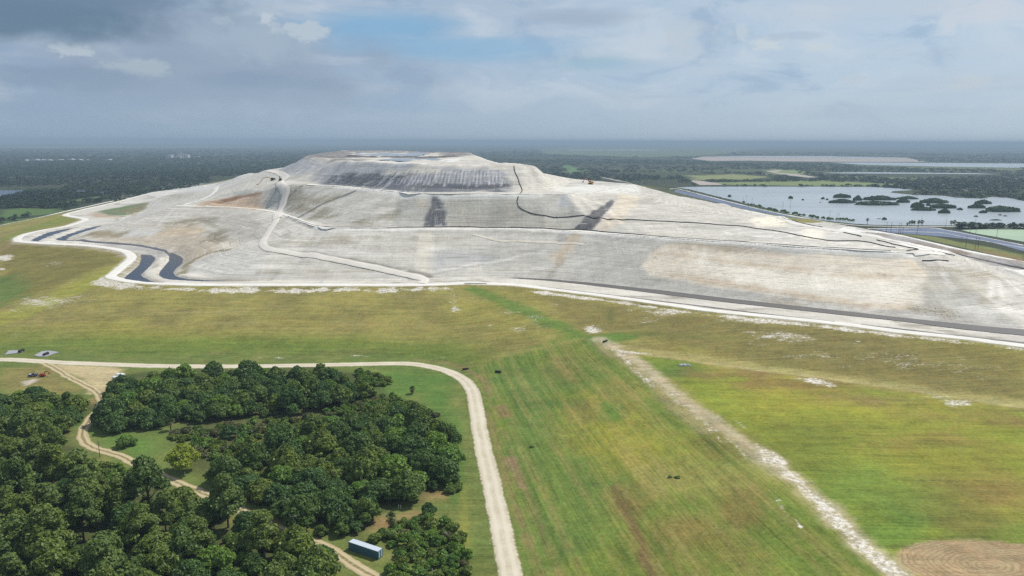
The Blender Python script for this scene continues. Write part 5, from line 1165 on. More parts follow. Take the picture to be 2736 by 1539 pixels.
palm(1045, 1416, 1.15, 0, 'cabbage palm above the shrubs behind the shipping container')
palm(362, 1292, 1.1, 2, 'low palm right beside the sand track at the edge of the lower left wood')
palm(1102, 1052, 1.0, 2, 'tufted palm at the lawn edge of the main wood')
palm(690, 1165, 1.0, 2, 'short palm in the bare clearing inside the main wood')
palm(395, 1062, 1.2, 1, 'pale topped palm rising from the left tip of the main wood')
# dead branches at the near edge
g = G(668, 1452)
e = empty('dead_tree', g, 0)
link_mesh('trunk', tubes_mesh('trunk', [([(0, 0, -.2), (.1, 0, 1.5), (-.3, 0, 4.2)], [.13, .1, .04]), ([(.1, 0, 1.0), (.5, .2, 2.4), (.4, .3, 3.8)], [.1, .07, .03])], M_DEAD, 5), e)
link_mesh('branch', tubes_mesh('branch', [([(1.2, .2, .3), (2.6, .2, 2.6), (3.4, .1, 4.6)], [.1, .08, .03])], M_DEAD, 5), e)
link_mesh('branch', tubes_mesh('branch', [([(-.4, -.6, .4), (-2.2, -1.0, 1.2), (-3.6, -1.0, 1.5)], [.09, .07, .03])], M_DEAD, 5), e)
tag(e, 'bleached leafless dead tree with forked bare limbs near the bottom edge', 'dead tree')

# ------------------------------------------------------------------ mesh builder for machines and buildings
class MB:
    def __init__(s): s.v = []; s.f = []
    def add(s, V, Fq, M=None):
        b = len(s.v)
        for p in V:
            p = Vector(p); s.v.append(tuple(M @ p if M else p))
        s.f += [tuple(b + i for i in f) for f in Fq]; return s
    def box(s, c, d, rot=None, bev=0.0, taper=1.0):
        x, y, z = d[0] / 2, d[1] / 2, d[2] / 2; b = min(bev, x * .8, y * .8, z * .8)
        M = Matrix.Translation(c) @ (rot or Matrix.Identity(4))
        if b <= 0:
            V = [(sx * x * (taper if sz > 0 else 1), sy * y * (taper if sz > 0 else 1), sz * z) for sz in (-1, 1) for sx, sy in ((-1, -1), (1, -1), (1, 1), (-1, 1))]
            return s.add(V, [(3, 2, 1, 0), (4, 5, 6, 7), (0, 1, 5, 4), (1, 2, 6, 5), (2, 3, 7, 6), (3, 0, 4, 7)], M)
        ring = lambda xx, yy, zz: [(-xx + b, -yy, zz), (xx - b, -yy, zz), (xx, -yy + b, zz), (xx, yy - b, zz), (xx - b, yy, zz), (-xx + b, yy, zz), (-xx, yy - b, zz), (-xx, -yy + b, zz)]
        V = ring(x - b, y - b, -z) + ring(x, y, -z + b) + ring(x, y, z - b) + ring((x - b) * taper, (y - b) * taper, z)
        Fq = [tuple(range(7, -1, -1)), tuple(range(24, 32))]
        for k in range(3):
            for i in range(8):
                j = (i + 1) % 8; Fq.append((k * 8 + i, k * 8 + j, k * 8 + 8 + j, k * 8 + 8 + i))
        return s.add(V, Fq, M)
    def prism(s, prof, y0, y1):
        """profile in x,z extruded along y"""
        n = len(prof); V = [(a, y0, c) for a, c in prof] + [(a, y1, c) for a, c in prof]
        Fq = [tuple(range(n)), tuple(range(2 * n - 1, n - 1, -1))] + [(i, i + n, (i + 1) % n + n, (i + 1) % n) for i in range(n)]
        return s.add(V, Fq)
    def cyl(s, a, b, r0, r1=None, n=12):
        a, b = Vector(a), Vector(b); r1 = r0 if r1 is None else r1; t = (b - a).normalized()
        u = t.cross(Vector((0.3, 0.9, 0.1)) if abs(t.z) > .7 else Vector((0, 0, 1))).normalized(); w_ = t.cross(u)
        V = [a + (u * math.cos(k / n * 6.28318) + w_ * math.sin(k / n * 6.28318)) * r0 for k in range(n)] + [b + (u * math.cos(k / n * 6.28318) + w_ * math.sin(k / n * 6.28318)) * r1 for k in range(n)]
        return s.add(V, [tuple(range(n - 1, -1, -1)), tuple(range(n, 2 * n))] + [(k, (k + 1) % n, n + (k + 1) % n, n + k) for k in range(n)])
    def build(s, name, m, parent=None):
        me = bpy.data.meshes.new(name); me.from_pydata(s.v, [], s.f); me.update(); me.materials.append(m)
        return link_mesh(name, me, parent)
P_YEL = mat('paint_yellow', (214, 150, 44), .5, var=.12, scale=1.2, k=1.2); P_ORANGE = mat('paint_orange', (206, 92, 52), .5, var=.1, k=1.2); P_RED = mat('paint_red', (190, 52, 44), .45, var=.12, k=1.2)
P_BLACK = mat('rubber_black', (44, 44, 46), .8, var=.25, scale=4); P_DARK = mat('steel_dark', (74, 76, 80), .6, var=.2, scale=2); P_GLASS = mat('glass_dark', (50, 58, 66), .15, var=.05, spec=.6)
P_WHITE = mat('paint_white', (230, 232, 236), .45, var=.05, k=1.1); P_STEEL = mat('steel_pale', (176, 180, 184), .5, var=.1, k=1.1); P_CONC = mat('concrete', (178, 178, 182), .9, var=.22, scale=.8, k=1.2)
P_WOOD = mat('pole_wood', (128, 118, 108), .9, var=.25, scale=2, k=1.2); P_PIPE = mat('pipe_black', (58, 57, 58), .55, var=.25, scale=.3, k=1.1); P_BLUE = mat('paint_blue', (70, 90, 120), .5, var=.1)

def put(e, px, py, rz=0, sc=1.0, z=None):
    g = P(px, py, z) if z is not None else G(px, py)
    if z is not None: g[2] = float(hf(g[0], g[1]))
    e.location = g; e.rotation_euler = (0, 0, rz); e.scale = (sc,) * 3; return g
def excavator(label, body_m, boom_m, boom, stick_end, bucket_rot=0.0, cab_side=1):
    """boom: list of x,z points from the body pivot to the stick joint; local +x is forward"""
    e = empty('excavator', (0, 0, 0)); e['label'] = label; e['category'] = 'excavator'
    for sy in (-1, 1):
        tr = MB(); pr = [(-2.0, .25), (-1.7, 0), (1.7, 0), (2.05, .25), (2.1, .6), (1.75, .88), (-1.75, .88), (-2.1, .6)]
        tr.prism(pr, sy * 1.3 - .32, sy * 1.3 + .32); t_ = tr.build('track', P_BLACK, e)
        w_ = MB(); [w_.cyl((x, sy * 1.3 - .34, .44), (x, sy * 1.3 + .34, .44), .28) for x in (-1.6, 0, 1.6)]; w_.build('wheel', P_DARK, t_)
    MB().box((0, 0, .75), (2.0, 2.0, .5), bev=.1).cyl((0, 0, .95), (0, 0, 1.15), .8).build('undercarriage', P_DARK, e)
    b = MB(); b.prism([(-2.6, 1.25), (-2.75, 1.6), (-2.6, 2.35), (-.6, 2.45), (-.4, 2.0), (1.5, 1.95), (1.6, 1.2), (-2.2, 1.12)], -1.35, 1.35); bo = b.build('body', body_m, e)
    MB().box((-1.4, .3, 2.56), (1.0, 1.2, .22), bev=.05).cyl((-1.0, -.8, 2.4), (-1.0, -.8, 2.95), .08).build('engine_cover', P_DARK, bo)
    MB().box((-2.72, 0, 1.75), (.35, 2.5, 1.0), bev=.12).build('counterweight', P_DARK, e)
    c = MB(); c.prism([(-.3, 1.95), (-.3, 3.0), (-.05, 3.12), (.9, 3.08), (1.45, 2.3), (1.5, 1.95)], cab_side * .85 - .45, cab_side * .85 + .45); cb = c.build('cab', body_m, e)
    MB().prism([(-.2, 2.35), (-.2, 2.95), (.85, 2.98), (1.3, 2.35)], cab_side * .85 - .47, cab_side * .85 + .47).build('window', P_GLASS, cb)
    def arm(pts, w0, w1, wid):
        m_ = MB()
        up = []; dn = []
        for i, (x, z) in enumerate(pts):
            f = i / (len(pts) - 1); h = w0 + (w1 - w0) * f
            a = pts[max(i - 1, 0)]; c_ = pts[min(i + 1, len(pts) - 1)]; L_ = math.hypot(c_[0] - a[0], c_[1] - a[1]); nx, nz = -(c_[1] - a[1]) / L_, (c_[0] - a[0]) / L_
            up.append((x + nx * h / 2, z + nz * h / 2)); dn.append((x - nx * h / 2, z - nz * h / 2))
        m_.prism(up + dn[::-1], -wid / 2, wid / 2); return m_
    arm(boom, .75, .5, .5).build('boom', boom_m, e)
    arm([boom[-1], stick_end], .55, .35, .36).build('stick', boom_m, e)
    k = MB(); x, z = stick_end; q = [(0, 0), (.5, -.15), (.75, -.7), (.35, -1.1), (-.45, -.95), (-.3, -.4)]
    cr, sr = math.cos(bucket_rot), math.sin(bucket_rot); k.prism([(x + a * cr - b_ * sr, z + a * sr + b_ * cr) for a, b_ in q], -.6, .6); k.build('bucket', P_DARK, e)
    hy = MB(); hy.cyl((1.0, 0, 1.7), (boom[1][0] - .1, 0, boom[1][1] - .35), .11); hy.cyl((boom[1][0], 0, boom[1][1] + .45), (boom[-1][0] - .2, 0, boom[-1][1] + .4), .1); hy.build('hydraulic_ram', P_STEEL, e)
    return e
e = excavator('yellow excavator with raised boom alone on the white upper bench at right', P_YEL, P_ORANGE, [(1.0, 1.8), (3.2, 4.6), (6.2, 5.0)], (7.0, 1.6), 2.2, -1)
put(e, 1578, 492.3, math.pi + .15, 1.12)
e = excavator('excavator with a very long orange arm reaching down the left slope', P_DARK, P_YEL, [(1.0, 1.8), (4.5, 3.6), (9.0, 2.2)], (14.6, -4.5), 2.6, -1)
put(e, 728, 482.5, math.pi + .25, 1.2)
e = excavator('dark excavator facing the viewer at the top of the haul ramp', P_DARK, P_DARK, [(1.0, 1.8), (2.6, 5.0), (4.6, 5.2)], (5.2, 1.9), 2.2, 1)
put(e, 749, 484.5, -math.pi / 2 + .2, 1.15)
# small machines on the pad at left
e = excavator('small red excavator with folded arm parked by the sand track', P_RED, P_RED, [(1.0, 1.8), (2.6, 4.6), (4.8, 5.2)], (5.6, 2.2), 2.4, -1)
put(e, 114, 1006.5, .12, .58)
def utility_vehicle(label):
    e = empty('utility_vehicle', (0, 0, 0)); tag(e, label, 'utility vehicle')
    MB().prism([(-1.5, .5), (-1.55, 1.0), (-.4, 1.05), (-.3, .75), (.4, .75), (.5, 1.05), (1.45, .95), (1.55, .5)], -.7, .7).build('body', P_BLUE, e)
    MB().box((.95, 0, 1.03), (.7, .9, .08), bev=.03).build('hood', P_WHITE, e)
    MB().box((0, .35, .98), (.5, .5, .45), bev=.08).box((0, -.35, .98), (.5, .5, .45), bev=.08).build('seat', P_BLACK, e)
    f = MB()
    for sy in (-.65, .65):
        f.cyl((.5, sy, 1.0), (.25, sy, 1.9), .035); f.cyl((-.45, sy, 1.0), (-.4, sy, 1.9), .035); f.cyl((.25, sy, 1.9), (-.4, sy, 1.9), .035)
    f.build('roll_cage', P_BLACK, e)
    for sx in (-1, 1):
        for sy in (-.78, .78):
            wh = MB().cyl((sx * 1.0, sy - .13, .38), (sx * 1.0, sy + .13, .38), .38, n=16).build('wheel', P_BLACK, e)
            MB().cyl((sx * 1.0, sy - .15, .38), (sx * 1.0, sy + .15, .38), .17).build('rim', P_STEEL, wh)
    return e
put(utility_vehicle('small blue and white utility buggy parked left of the red excavator'), 89, 1006, math.pi + .3, 1.35)
def truck(label):
    e = empty('parked_truck', (0, 0, 0)); tag(e, label, 'truck')
    b = MB().prism([(-2.6, .55), (-2.65, 1.15), (-.7, 1.2), (-.55, 1.95), (.75, 1.98), (1.35, 1.25), (2.6, 1.1), (2.7, .6), (2.4, .5)], -.95, .95).build('body', P_WHITE, e)
    MB().prism([(-.5, 1.3), (-.42, 1.85), (.65, 1.88), (1.15, 1.3)], -.97, .97).build('window', P_GLASS, b)
    MB().box((-1.65, 0, 1.32), (1.8, 1.7, .4), bev=.08).build('bed_cover', P_WHITE, e)
    MB().box((2.68, 0, .62), (.18, 1.9, .25), bev=.05).box((-2.68, 0, .62), (.18, 1.9, .25), bev=.05).build('bumper', P_STEEL, e)
    for sx in (-1.7, 1.75):
        for sy in (-.86, .86):
            wh = MB().cyl((sx, sy - .14, .4), (sx, sy + .14, .4), .4, n=16).build('wheel', P_BLACK, e)
            MB().cyl((sx, sy - .16, .4), (sx, sy + .16, .4), .2).build('rim', P_STEEL, wh)
    return e
put(truck('white pickup truck parked half under the left tip of the main wood'), 318, 1009.5, -1.95, 1.15)
# shipping container
def container():
    e = empty('shipping_container', (0, 0, 0)); tag(e, 'teal shipping container with pale roof beside the sand track', 'shipping container')
    Lc, Wc, Hc = 12.2, 2.45, 2.75
    wall_m = mat('container_teal', (62, 104, 122), .55, var=.18, scale=.9, k=1.15, stretch=(1, 1, .25)); roof_m = mat('container_roof', (206, 214, 222), .5, var=.12, scale=.5, k=1.1)
    def corr(name, length, axis, off):
        n = int(length / .28); V = []; Fq = []
        for i in range(n * 2 + 1):
            a = -length / 2 + length * i / (2 * n); dpt = 0.06 if i % 2 else 0.0; dpt *= 1 if off > 0 else -1
            for z in (.16, Hc - .1): V.append((a, off - dpt, z) if axis == 'x' else (off - dpt, a, z))
        for i in range(n * 2): Fq.append((2 * i, 2 * i + 2, 2 * i + 3, 2 * i + 1))
        m_ = MB(); m_.add(V, Fq); return m_.build(name, wall_m, e)
    corr('side_wall', Lc - .2, 'x', -Wc / 2 + .03); corr('side_wall', Lc - .2, 'x', Wc / 2 - .03); corr('end_wall', Wc - .2, 'y', -Lc / 2 + .03)
    r = MB(); r.box((0, 0, Hc - .03), (Lc - .12, Wc - .12, .05))
    for i in range(9): r.box((-Lc / 2 + 1.2 + i * 1.2, 0, Hc + .005), (.16, Wc - .3, .03))
    r.build('roof', roof_m, e)
    fr = MB()
    for sx in (-1, 1):
        for sy in (-1, 1): fr.box((sx * (Lc / 2 - .07), sy * (Wc / 2 - .07), Hc / 2), (.15, .15, Hc))
        fr.box((sx * (Lc / 2 - .07), 0, .08), (.15, Wc - .32, .16)).box((sx * (Lc / 2 - .07), 0, Hc - .06), (.13, Wc - .32, .1))
    for sy in (-1, 1): fr.box((0, sy * (Wc / 2 - .05), .08), (Lc - .32, .1, .16)).box((0, sy * (Wc / 2 - .05), Hc - .05), (Lc - .32, .1, .1))
    fr.build('frame', wall_m, e)
    for sy in (-1, 1):
        d = MB().box((Lc / 2 - .02, sy * .545, Hc / 2), (.06, 1.05, Hc - .36), bev=.01).build('door', mat('container_door', (76, 128, 146), .5, var=.15, k=1.1), e)
        MB().cyl((Lc / 2 + .05, sy * .30, .2), (Lc / 2 + .05, sy * .30, Hc - .2), .05).cyl((Lc / 2 + .05, sy * .82, .2), (Lc / 2 + .05, sy * .82, Hc - .2), .05).build('lock_rod', P_WHITE, d)
        MB().box((Lc / 2 + .02, sy * .56, Hc / 2), (.03, .2, Hc - .5)).build('door_stripe', P_WHITE, d)
    return e
ca, cb_ = G(931, 1470), G(1010, 1497); cc_ = container()
cdir = (cb_ - ca)[:2]; cang = math.atan2(cdir[1], cdir[0]); cn = np.array([-math.sin(cang), math.cos(cang)])
cmid = (ca + cb_)[:2] / 2 + cn * 1.2; cc_.location = (cmid[0], cmid[1], float(hf(*cmid)) + .12); cc_.rotation_euler = (0, 0, cang)
sc_ = float(np.linalg.norm(cdir)) / 12.2; print('CONTAINER', np.linalg.norm(cdir)); cc_.scale = (sc_, sc_, sc_)
# spillway slabs, rocks, drums
def slab(label, pts, h=0.35):
    q = GW(pts, None); m_ = MB(); zb = [float(hf(a, b)) for a, b in q]; n = len(q)
    m_.add([(a, b, z - .3) for (a, b), z in zip(q, zb)] + [(a, b, z + h) for (a, b), z in zip(q, zb)], [tuple(range(n, 2 * n)), tuple(range(n - 1, -1, -1))] + [(i, (i + 1) % n, n + (i + 1) % n, n + i) for i in range(n)])
    e = empty('concrete_apron', (0, 0, 0)); m_.build('slab', P_CONC, e); return tag(e, label, 'concrete slab')
e1 = slab('grey concrete drain apron left of the other one behind the haul road', [(10, 949), (16, 946), (24, 937.5), (62, 937), (61, 942), (50, 944), (38, 945.5)])
e2 = slab('grey concrete drain apron just above the sand track junction', [(91, 951), (112, 940), (130, 938), (158, 942), (140, 947.5), (122, 953.5), (105, 954)])
for e, (a, b) in ((e1, (54, 942.5)), (e2, (120, 951))):
    g = G(a, b); mb = MB(); mb.cyl((g[0] - .2, g[1] - .5, g[2] + .8), (g[0] + .3, g[1] + 2.5, g[2] + 1.0), .85, n=16); mb.build('culvert_pipe', P_BLACK, e)
def rock_mesh(seed, r):
    import bmesh
    bm = bmesh.new(); bmesh.ops.create_icosphere(bm, subdivisions=2, radius=r); rr = np.random.default_rng(seed); o = rr.uniform(0, 9, 3)
    for v in bm.verts: v.co *= 1 + .28 * math.sin(v.co.x * 3 / r + o[0]) * math.sin(v.co.y * 2.6 / r + o[1]) + rr.uniform(-.07, .07); v.co.z *= .6
    me = bpy.data.meshes.new('boulder'); bm.to_mesh(me); bm.free(); me.materials.append(P_CONC); return me
rks = [rock_mesh(i, 1.0) for i in range(4)]
g0 = G(1828, 977)
for i, (dx_, dy_, s) in enumerate(((0, 0, 1.1), (-1.5, .2, .9), (1.5, .3, 1.0), (.6, 1.3, .9), (-.8, 1.3, .8), (2.4, -.4, .7), (-2.3, -.3, .6))):
    o = link_mesh('boulder', rks[i % 4]); x, y = g0[0] + dx_ * 1.1, g0[1] + dy_ * 1.1; o.location = (x, y, float(hf(x, y)) + .2); o.scale = (s,) * 3; o.rotation_euler = (0, 0, i * 1.1)
    tag(o, 'grey boulder in the single rock heap on the right-hand field', 'boulder', 'rock heap on the right-hand field')
for px, py, sz, lab in ((1810, 1276, .75, 'low weedy mound in the middle of the striped field'), (1790, 1275, .6, 'smaller weedy mound left of the other in the striped field')):
    g = G(px, py); plant('scrub', 'weed_clump', g[0], g[1], sz, lab, 'weed clump', szz=.5)
g = G(1420, 1195); plant('scrub', 'weed_clump', g[0], g[1], .6, 'tiny dark weed tuft on the striped field near the haul road', 'weed clump', szz=.7)
for px, py, rz, lab in ((1244, 987.5, .3, 'black culvert pipe end on the bare verge outside the road bend'), (1331, 995, -.4, 'black culvert pipe end at the green hollow right of the road bend'), (1617, 913.5, .8, 'black culvert pipe end where the grass tracks fork')):
    g = G(px, py); m_ = MB(); a = Vector((math.cos(rz), math.sin(rz), 0)); c = Vector((g[0], g[1], g[2] + .45)); m_.cyl(c - a * 1.6, c + a * 1.6, .55, n=14)
    tag(m_.build('culvert_pipe', P_BLACK), lab, 'culvert pipe')
for px, py, lab in ((1065, 1359, 'left one of two white marker posts in the cut brush'), (1071, 1359.5, 'right one of two white marker posts in the cut brush'), (494, 1268, 'white marker post hidden beside the bright yellow-green tree'), (1155, 1532, 'pale stake among the shrubs near the bottom edge')):
    g = G(px, py); tag(MB().cyl((g[0], g[1], g[2] - .2), (g[0], g[1], g[2] + 1.3), .07).cyl((g[0], g[1], g[2] + 1.3), (g[0], g[1], g[2] + 1.36), .09).build('marker_post', P_WHITE), lab, 'post')
# ------------------------------------------------------------------ poles
def pole(px, pyb, pyt, label, group=None, arms=True, m=P_WOOD, r=.16, base=None):
    g = G(px, pyb) if base is None else base
    dep = np.dot(g - np.array([0, 0, CAMZ]), cF); h = abs(pyb - pyt) / FOC * dep * 1.02
    e = empty('utility_pole', g); MB().cyl((0, 0, -.5), (0, 0, h), r, r * .65, 8).build('post', m, e)
    if arms:
        MB().box((0, 0, h * .92), (2.2, .12, .14)).build('crossarm', m, e)
        i_ = MB(); [i_.cyl((x, 0, h * .92 + .07), (x, 0, h * .92 + .35), .06, n=6) for x in (-.95, 0.5, .95)]; i_.build('insulator', P_STEEL, e)
    else:
        MB().cyl((0, 0, h), (0, 0, h + .12), r * .8, .02, 8).build('cap', P_STEEL, e)
    return tag(e, label, 'utility pole', group)
pole(81, 1133, 1084, 'weathered grey pole standing over the small grove at left', arms=False, m=P_CONC)
pole(267, 1222, 1175, 'dark thin pole beside the bend of the sand track', arms=False)
pole(787, 1436, 1372, 'tall grey pole beside the shaded sand track above the container', arms=True)
GP = 'poles along the levee by the lake'
for px, pb, pt in ((1840, 518, 501), (1847, 519, 500), (1860, 519.5, 504), (1905, 529, 512), (1913, 530, 511.5), (1985, 543.6, 528), (1993, 543.6, 521), (2009, 546, 528), (2091, 563, 538), (2111, 564, 534.6), (2216, 592, 561.6), (2235, 594, 569.5), (2240, 594.5, 569.5)):
    pole(px, pb, pt, 'thin dark pole along the far levee between lined ditch and lake', GP, r=.2)
GP2 = 'poles along the lined pond'
for px, pb, pt in ((2368, 619, 593), (2380, 621, 593), (2401, 624, 595), (2406, 624.6, 595), (2412, 624, 608), (2450, 625.5, 604), (2568, 647, 630), (2580, 663.5, 630), (2605, 668, 634), (2612, 669, 634), (2591, 625, 605), (2607, 624, 602), (2663, 633, 606)):
    pole(px, pb, pt, 'dark transmission pole beside the blue-grey lined pond', GP2, r=.26)
GP3 = 'lone poles on the levee near the palms'
for px, pb, pt in ((2461, 601, 577), (2526, 612, 585), (2605, 606, 581)):
    pole(px, pb, pt, 'slim single pole on the levee near the palms', GP3, arms=False, r=.2)
GP4 = 'distant poles behind the hill'
for px, pb, pt in ((1661, 485, 471), (1667, 486, 474), (1672, 487, 474), (1715, 499, 480), (1720, 499, 481), (1755, 501, 480), (1762, 502, 481), (1804, 501, 490)):
    pole(px, pb, pt, 'distant pale pole seen just beyond the right shoulder of the hill', GP4, arms=False, m=P_STEEL, r=.3, base=P(px, pb + 4, 0))
# ------------------------------------------------------------------ pipelines on the stack
def pipeline(label, pts, r, z=None, name='pipeline', m=P_PIPE):
    q = resample(GW(pts, z), 4); q3 = [(a, b, float(hf(a, b)) + r * .8) for a, b in q]
    return tag(link_mesh(name, tubes_mesh(name, [(q3, [r] * len(q3))], m, 6)), label, 'pipe')
pipeline('black pipe running down the upper slope then along the whole middle tier', z3([(680, 645), (668, 690), (680, 740), (720, 775), (790, 805), (920, 830), (1150, 848), (1400, 857), (1800, 872), (2200, 893), (2574, 915)]) + z4([(300, 690), (560, 710), (800, 745), (950, 775), (1080, 798), (1160, 810), (1260, 810), (1380, 812), (1480, 830), (1560, 850), (1630, 858)]), .38)
pipeline('short black pipe on the dark upper slope above the middle tier', z3([(638, 345), (645, 400), (675, 460), (695, 530), (718, 580), (700, 615)]), .38)
pipeline('long black pipe along the back of the lower bench', [(769, 578.5), (845, 604), (899, 608.5), (1100, 609.2), (1300, 609.7), (1517, 616.3), (1653, 625), (1844, 639), (2000, 648.5), (2179, 661.5), (2380, 672)], .32, 50)
pipeline('black pipe bent sharply at the right end of the lower bench', z4([(1492, 803), (1600, 830), (1700, 852), (1800, 872), (1715, 884)]), .38)
pipeline('black pipe on the white road at the right end of the middle tier', z4([(795, 636), (830, 652), (900, 668), (1000, 692), (1095, 710)]), .38)
pipeline('short loose pipe lying further up the white side road', z4([(595, 588), (640, 596), (685, 603)]), .38)
pipeline('short loose pipe beside the white side road, above the bent one', z4([(1250, 748), (1380, 778)]), .4)
pipeline('loose pipe lying on the white ledge just below the dike', z4([(1940, 888), (2000, 905), (2065, 918)]), .38)
pipeline('loose pipe bundle lying at the top of the trampled slope', z4([(1828, 955), (1900, 955), (2020, 958)]), .38)
pipeline('short dark pipe lying by the white crest road in the middle', z6([(2170, 802), (2390, 806)]), .35)
# ------------------------------------------------------------------ lake: islands and palms
MANG = [crown_mesh('island_thicket', 900 + i, 10, 5.0, -1.5, 14, 2600, 1.25, L_MANG, elong=1.0) for i in range(4)]
def z9(a, b): return (2180 + a * .2158, 480 + b * .2158)
ISL = [(330, 228, 205, 40, 'long low island of dark bushes at the left of the lake group'), (800, 258, 380, 48, 'long dark island behind the two longest ones'), (520, 262, 110, 90, 'tall bushy clump in the middle of the left island group'), (350, 295, 330, 42, 'long bushy island nearest the left lake group edge'), (780, 322, 500, 50, 'longest bushy island in the middle of the lake'),
       (1085, 288, 155, 40, 'blunt bushy island right of the long ones'), (1150, 245, 270, 32, 'low thicket island behind the blunt one'), (1490, 296, 350, 50, 'broad bushy island near the right lake group'), (1265, 352, 160, 70, 'round tree island with a tall crown'), (1345, 388, 280, 38, 'low trailing island below the round one'),
       (1600, 420, 150, 42, 'small domed island nearest the palms'), (1400, 326, 60, 26, 'tiny bush island between two broad ones'), (1590, 360, 310, 48, 'wide bushy island right of the round one'), (1790, 378, 70, 22, 'small flat island east of the wide one'), (2010, 358, 215, 45, 'bushy island left of the big right-hand one'), (2090, 305, 210, 40, 'olive bushy island in the right background'),
       (2340, 405, 400, 90, 'big wooded island at the right edge of the lake'), (2075, 416, 95, 26, 'small bushy islet left of the big wooded island'), (90, 244, 45, 20, 'left of a pair of tiny bush islets'), (145, 254, 35, 16, 'right of a pair of tiny bush islets'), (855, 500, 55, 24, 'round bush islet near the levee palm'), (790, 490, 60, 8, 'flat brown spit beside the round bush islet'),
       (1990, 462, 52, 14, 'tiny islet above a lone pole'), (2292, 444, 44, 12, 'flat islet below the big wooded island'), (2355, 456, 44, 11, 'another flat islet below the big wooded island, further right'), (2235, 508, 140, 14, 'narrow brown reed bar close to the levee'), (58, 286, 16, 9, 'speck of a bush in the open left water')]
ISL = [(2180 + a * .2158, 480 + b * .2158, c * .2158, d * .2158, l) for a, b, c, d, l in ISL]
ISL += [(1950, 526.5, 10, 4.5, 'dark bush islet far out in the open water near the left levee'), (2113, 531.2, 12, 5.5, 'dark bush islet in open water above a levee pole'), (2146, 535.5, 7, 3, 'little bush islet right of the open water one')]
for i, (px, pb, wpx, hpx, lab) in enumerate(ISL):
    g = P(px, pb, 0); dep = np.dot(g - np.array([0, 0, CAMZ]), cF); wm = wpx / FOC * dep; hm = max(hpx / FOC * dep, .8)
    dy = min(max(wm * .34, 5), 40); hm2 = min(max(hm - dy * .09, hm * .42), 7)
    o = link_mesh('island_thicket', MANG[i % 4]); o.location = (g[0], g[1] + dy * .5, 0.1); o.scale = (wm / 19.0, dy / 19.0, hm2 / 4.3)
    tag(o, lab, 'island', 'bushy islands in the lake')
# thicket at the back right shore, and levee bushes
for px, pb, sc, i in ((2317, 600.6, 1.5, 1),): palm(px, pb, sc, i, 'lone tall palm on the levee in front of the lake')
for k, (px, pb, sc, i) in enumerate(((2424, 603, 1.2, 2), (2430, 603, 1.4, 0), (2436, 603, 1.6, 0), (2442, 603, 1.5, 0), (2454, 603.5, 1.7, 0), (2463, 603.5, 1.7, 0))):
    palm(px, pb, sc, i, 'palm in the row of six on the levee', 'row of palms on the levee')
palm(2541, 604, 1.6, 0, 'left of a pair of palms on the levee'); palm(2549, 604, 1.8, 0, 'right of a pair of palms on the levee, slightly taller')
for k in range(40):
    f = k / 39; px = 1985 + f * 280 + random.uniform(-4, 4); pb = 549 + f * 46 + random.uniform(-1.5, 1) + (8 * math.sin(f * 3.1)); 
    g = P(px, pb - 3, 0); plant('bush', 'levee_bush', g[0] + random.uniform(2, 9), g[1] + random.uniform(0, 8), random.uniform(1.2, 2.0), 'green bush on the bank between the levee road and the lake', 'bush', 'bushes on the lake bank')
# ------------------------------------------------------------------ far buildings
B_WALL = mat('far_wall', (206, 206, 206), .8, var=.05, scale=.05, k=1.15); B_ROOF = mat('far_roof', (226, 224, 220), .6, var=.08, scale=.05, k=1.1); B_DOOR = mat('far_door', (110, 116, 124), .7)
def shed(px, pb, wpx, h, label, dep_m=40, group=None, roof=True, name='warehouse'):
    g = P(px, pb, 0); dep = np.dot(g - np.array([0, 0, CAMZ]), cF); wm = wpx / FOC * dep
    e = empty(name, (g[0], g[1], 0)); MB().box((0, dep_m / 2, h / 2), (wm, dep_m, h)).build('wall', B_WALL, e)
    MB().prism([(-wm / 2 - .6, h + .02), (wm / 2 + .6, h + .02), (wm / 2 + .6, h + .3), (wm * .1, h + h * .35), (-wm * .1, h + h * .35), (-wm / 2 - .6, h + .3)], -.8, dep_m + .8).build('roof', B_ROOF, e)
    d = MB(); [d.box((wm * f, -.06, h * .3), (min(5, wm * .12), .1, h * .6)) for f in (-.3, 0, .3)]; d.build('door', B_DOOR, e)
    return tag(e, label, 'building', group)
for px, pb, wp, h, lab in ((66, 430, 8, 5, 'leftmost tiny pale shed beyond the left forest'), (92, 429.5, 18, 7, 'pale long warehouse second from the left beyond the forest'), (110, 429.5, 10, 5, 'small pale warehouse squeezed between two longer ones'), (126, 430.5, 18, 6, 'warehouse with tan roof in the left distant row'), (155, 429.5, 20, 6, 'grey long warehouse in the middle of the left distant row'), (186, 429.5, 18, 8, 'tall pale warehouse right of the grey one in the distant row'),
                           (208, 429.5, 15, 6, 'low grey warehouse near the right end of the distant row'), (229, 429, 6, 4, 'tiny pale hut at the right end of the distant row'), (287, 428.5, 16, 5, 'single pale warehouse standing apart right of the distant row'), (527, 421, 8, 5, 'small pale shed right of the distant factory')):
    shed(px, pb, wp, h, lab, 30)
g = P(482, 422.5, 0); e = empty('factory', (g[0], g[1], 0)); dep = np.dot(g - np.array([0, 0, CAMZ]), cF); u_ = dep / FOC
MB().box((-28 * u_, 10, 10), (10 * u_, 40, 20)).box((0, 10, 8), (18 * u_, 40, 16)).box((14 * u_, 20, 11), (12 * u_, 40, 22)).build('wall', B_WALL, e)
MB().box((-28 * u_, 10, 21), (10.6 * u_, 42, 2)).box((0, 10, 17), (18.6 * u_, 42, 2)).box((14 * u_, 20, 23), (12.6 * u_, 42, 2)).build('roof', B_ROOF, e)
for x, h in ((-2, 46), (2, 40), (6, 52), (10, 36)):
    MB().cyl((x * u_, -12, 0), (x * u_, -12, h), 3.2, 2.2, 10).build('chimney', B_WALL, e)
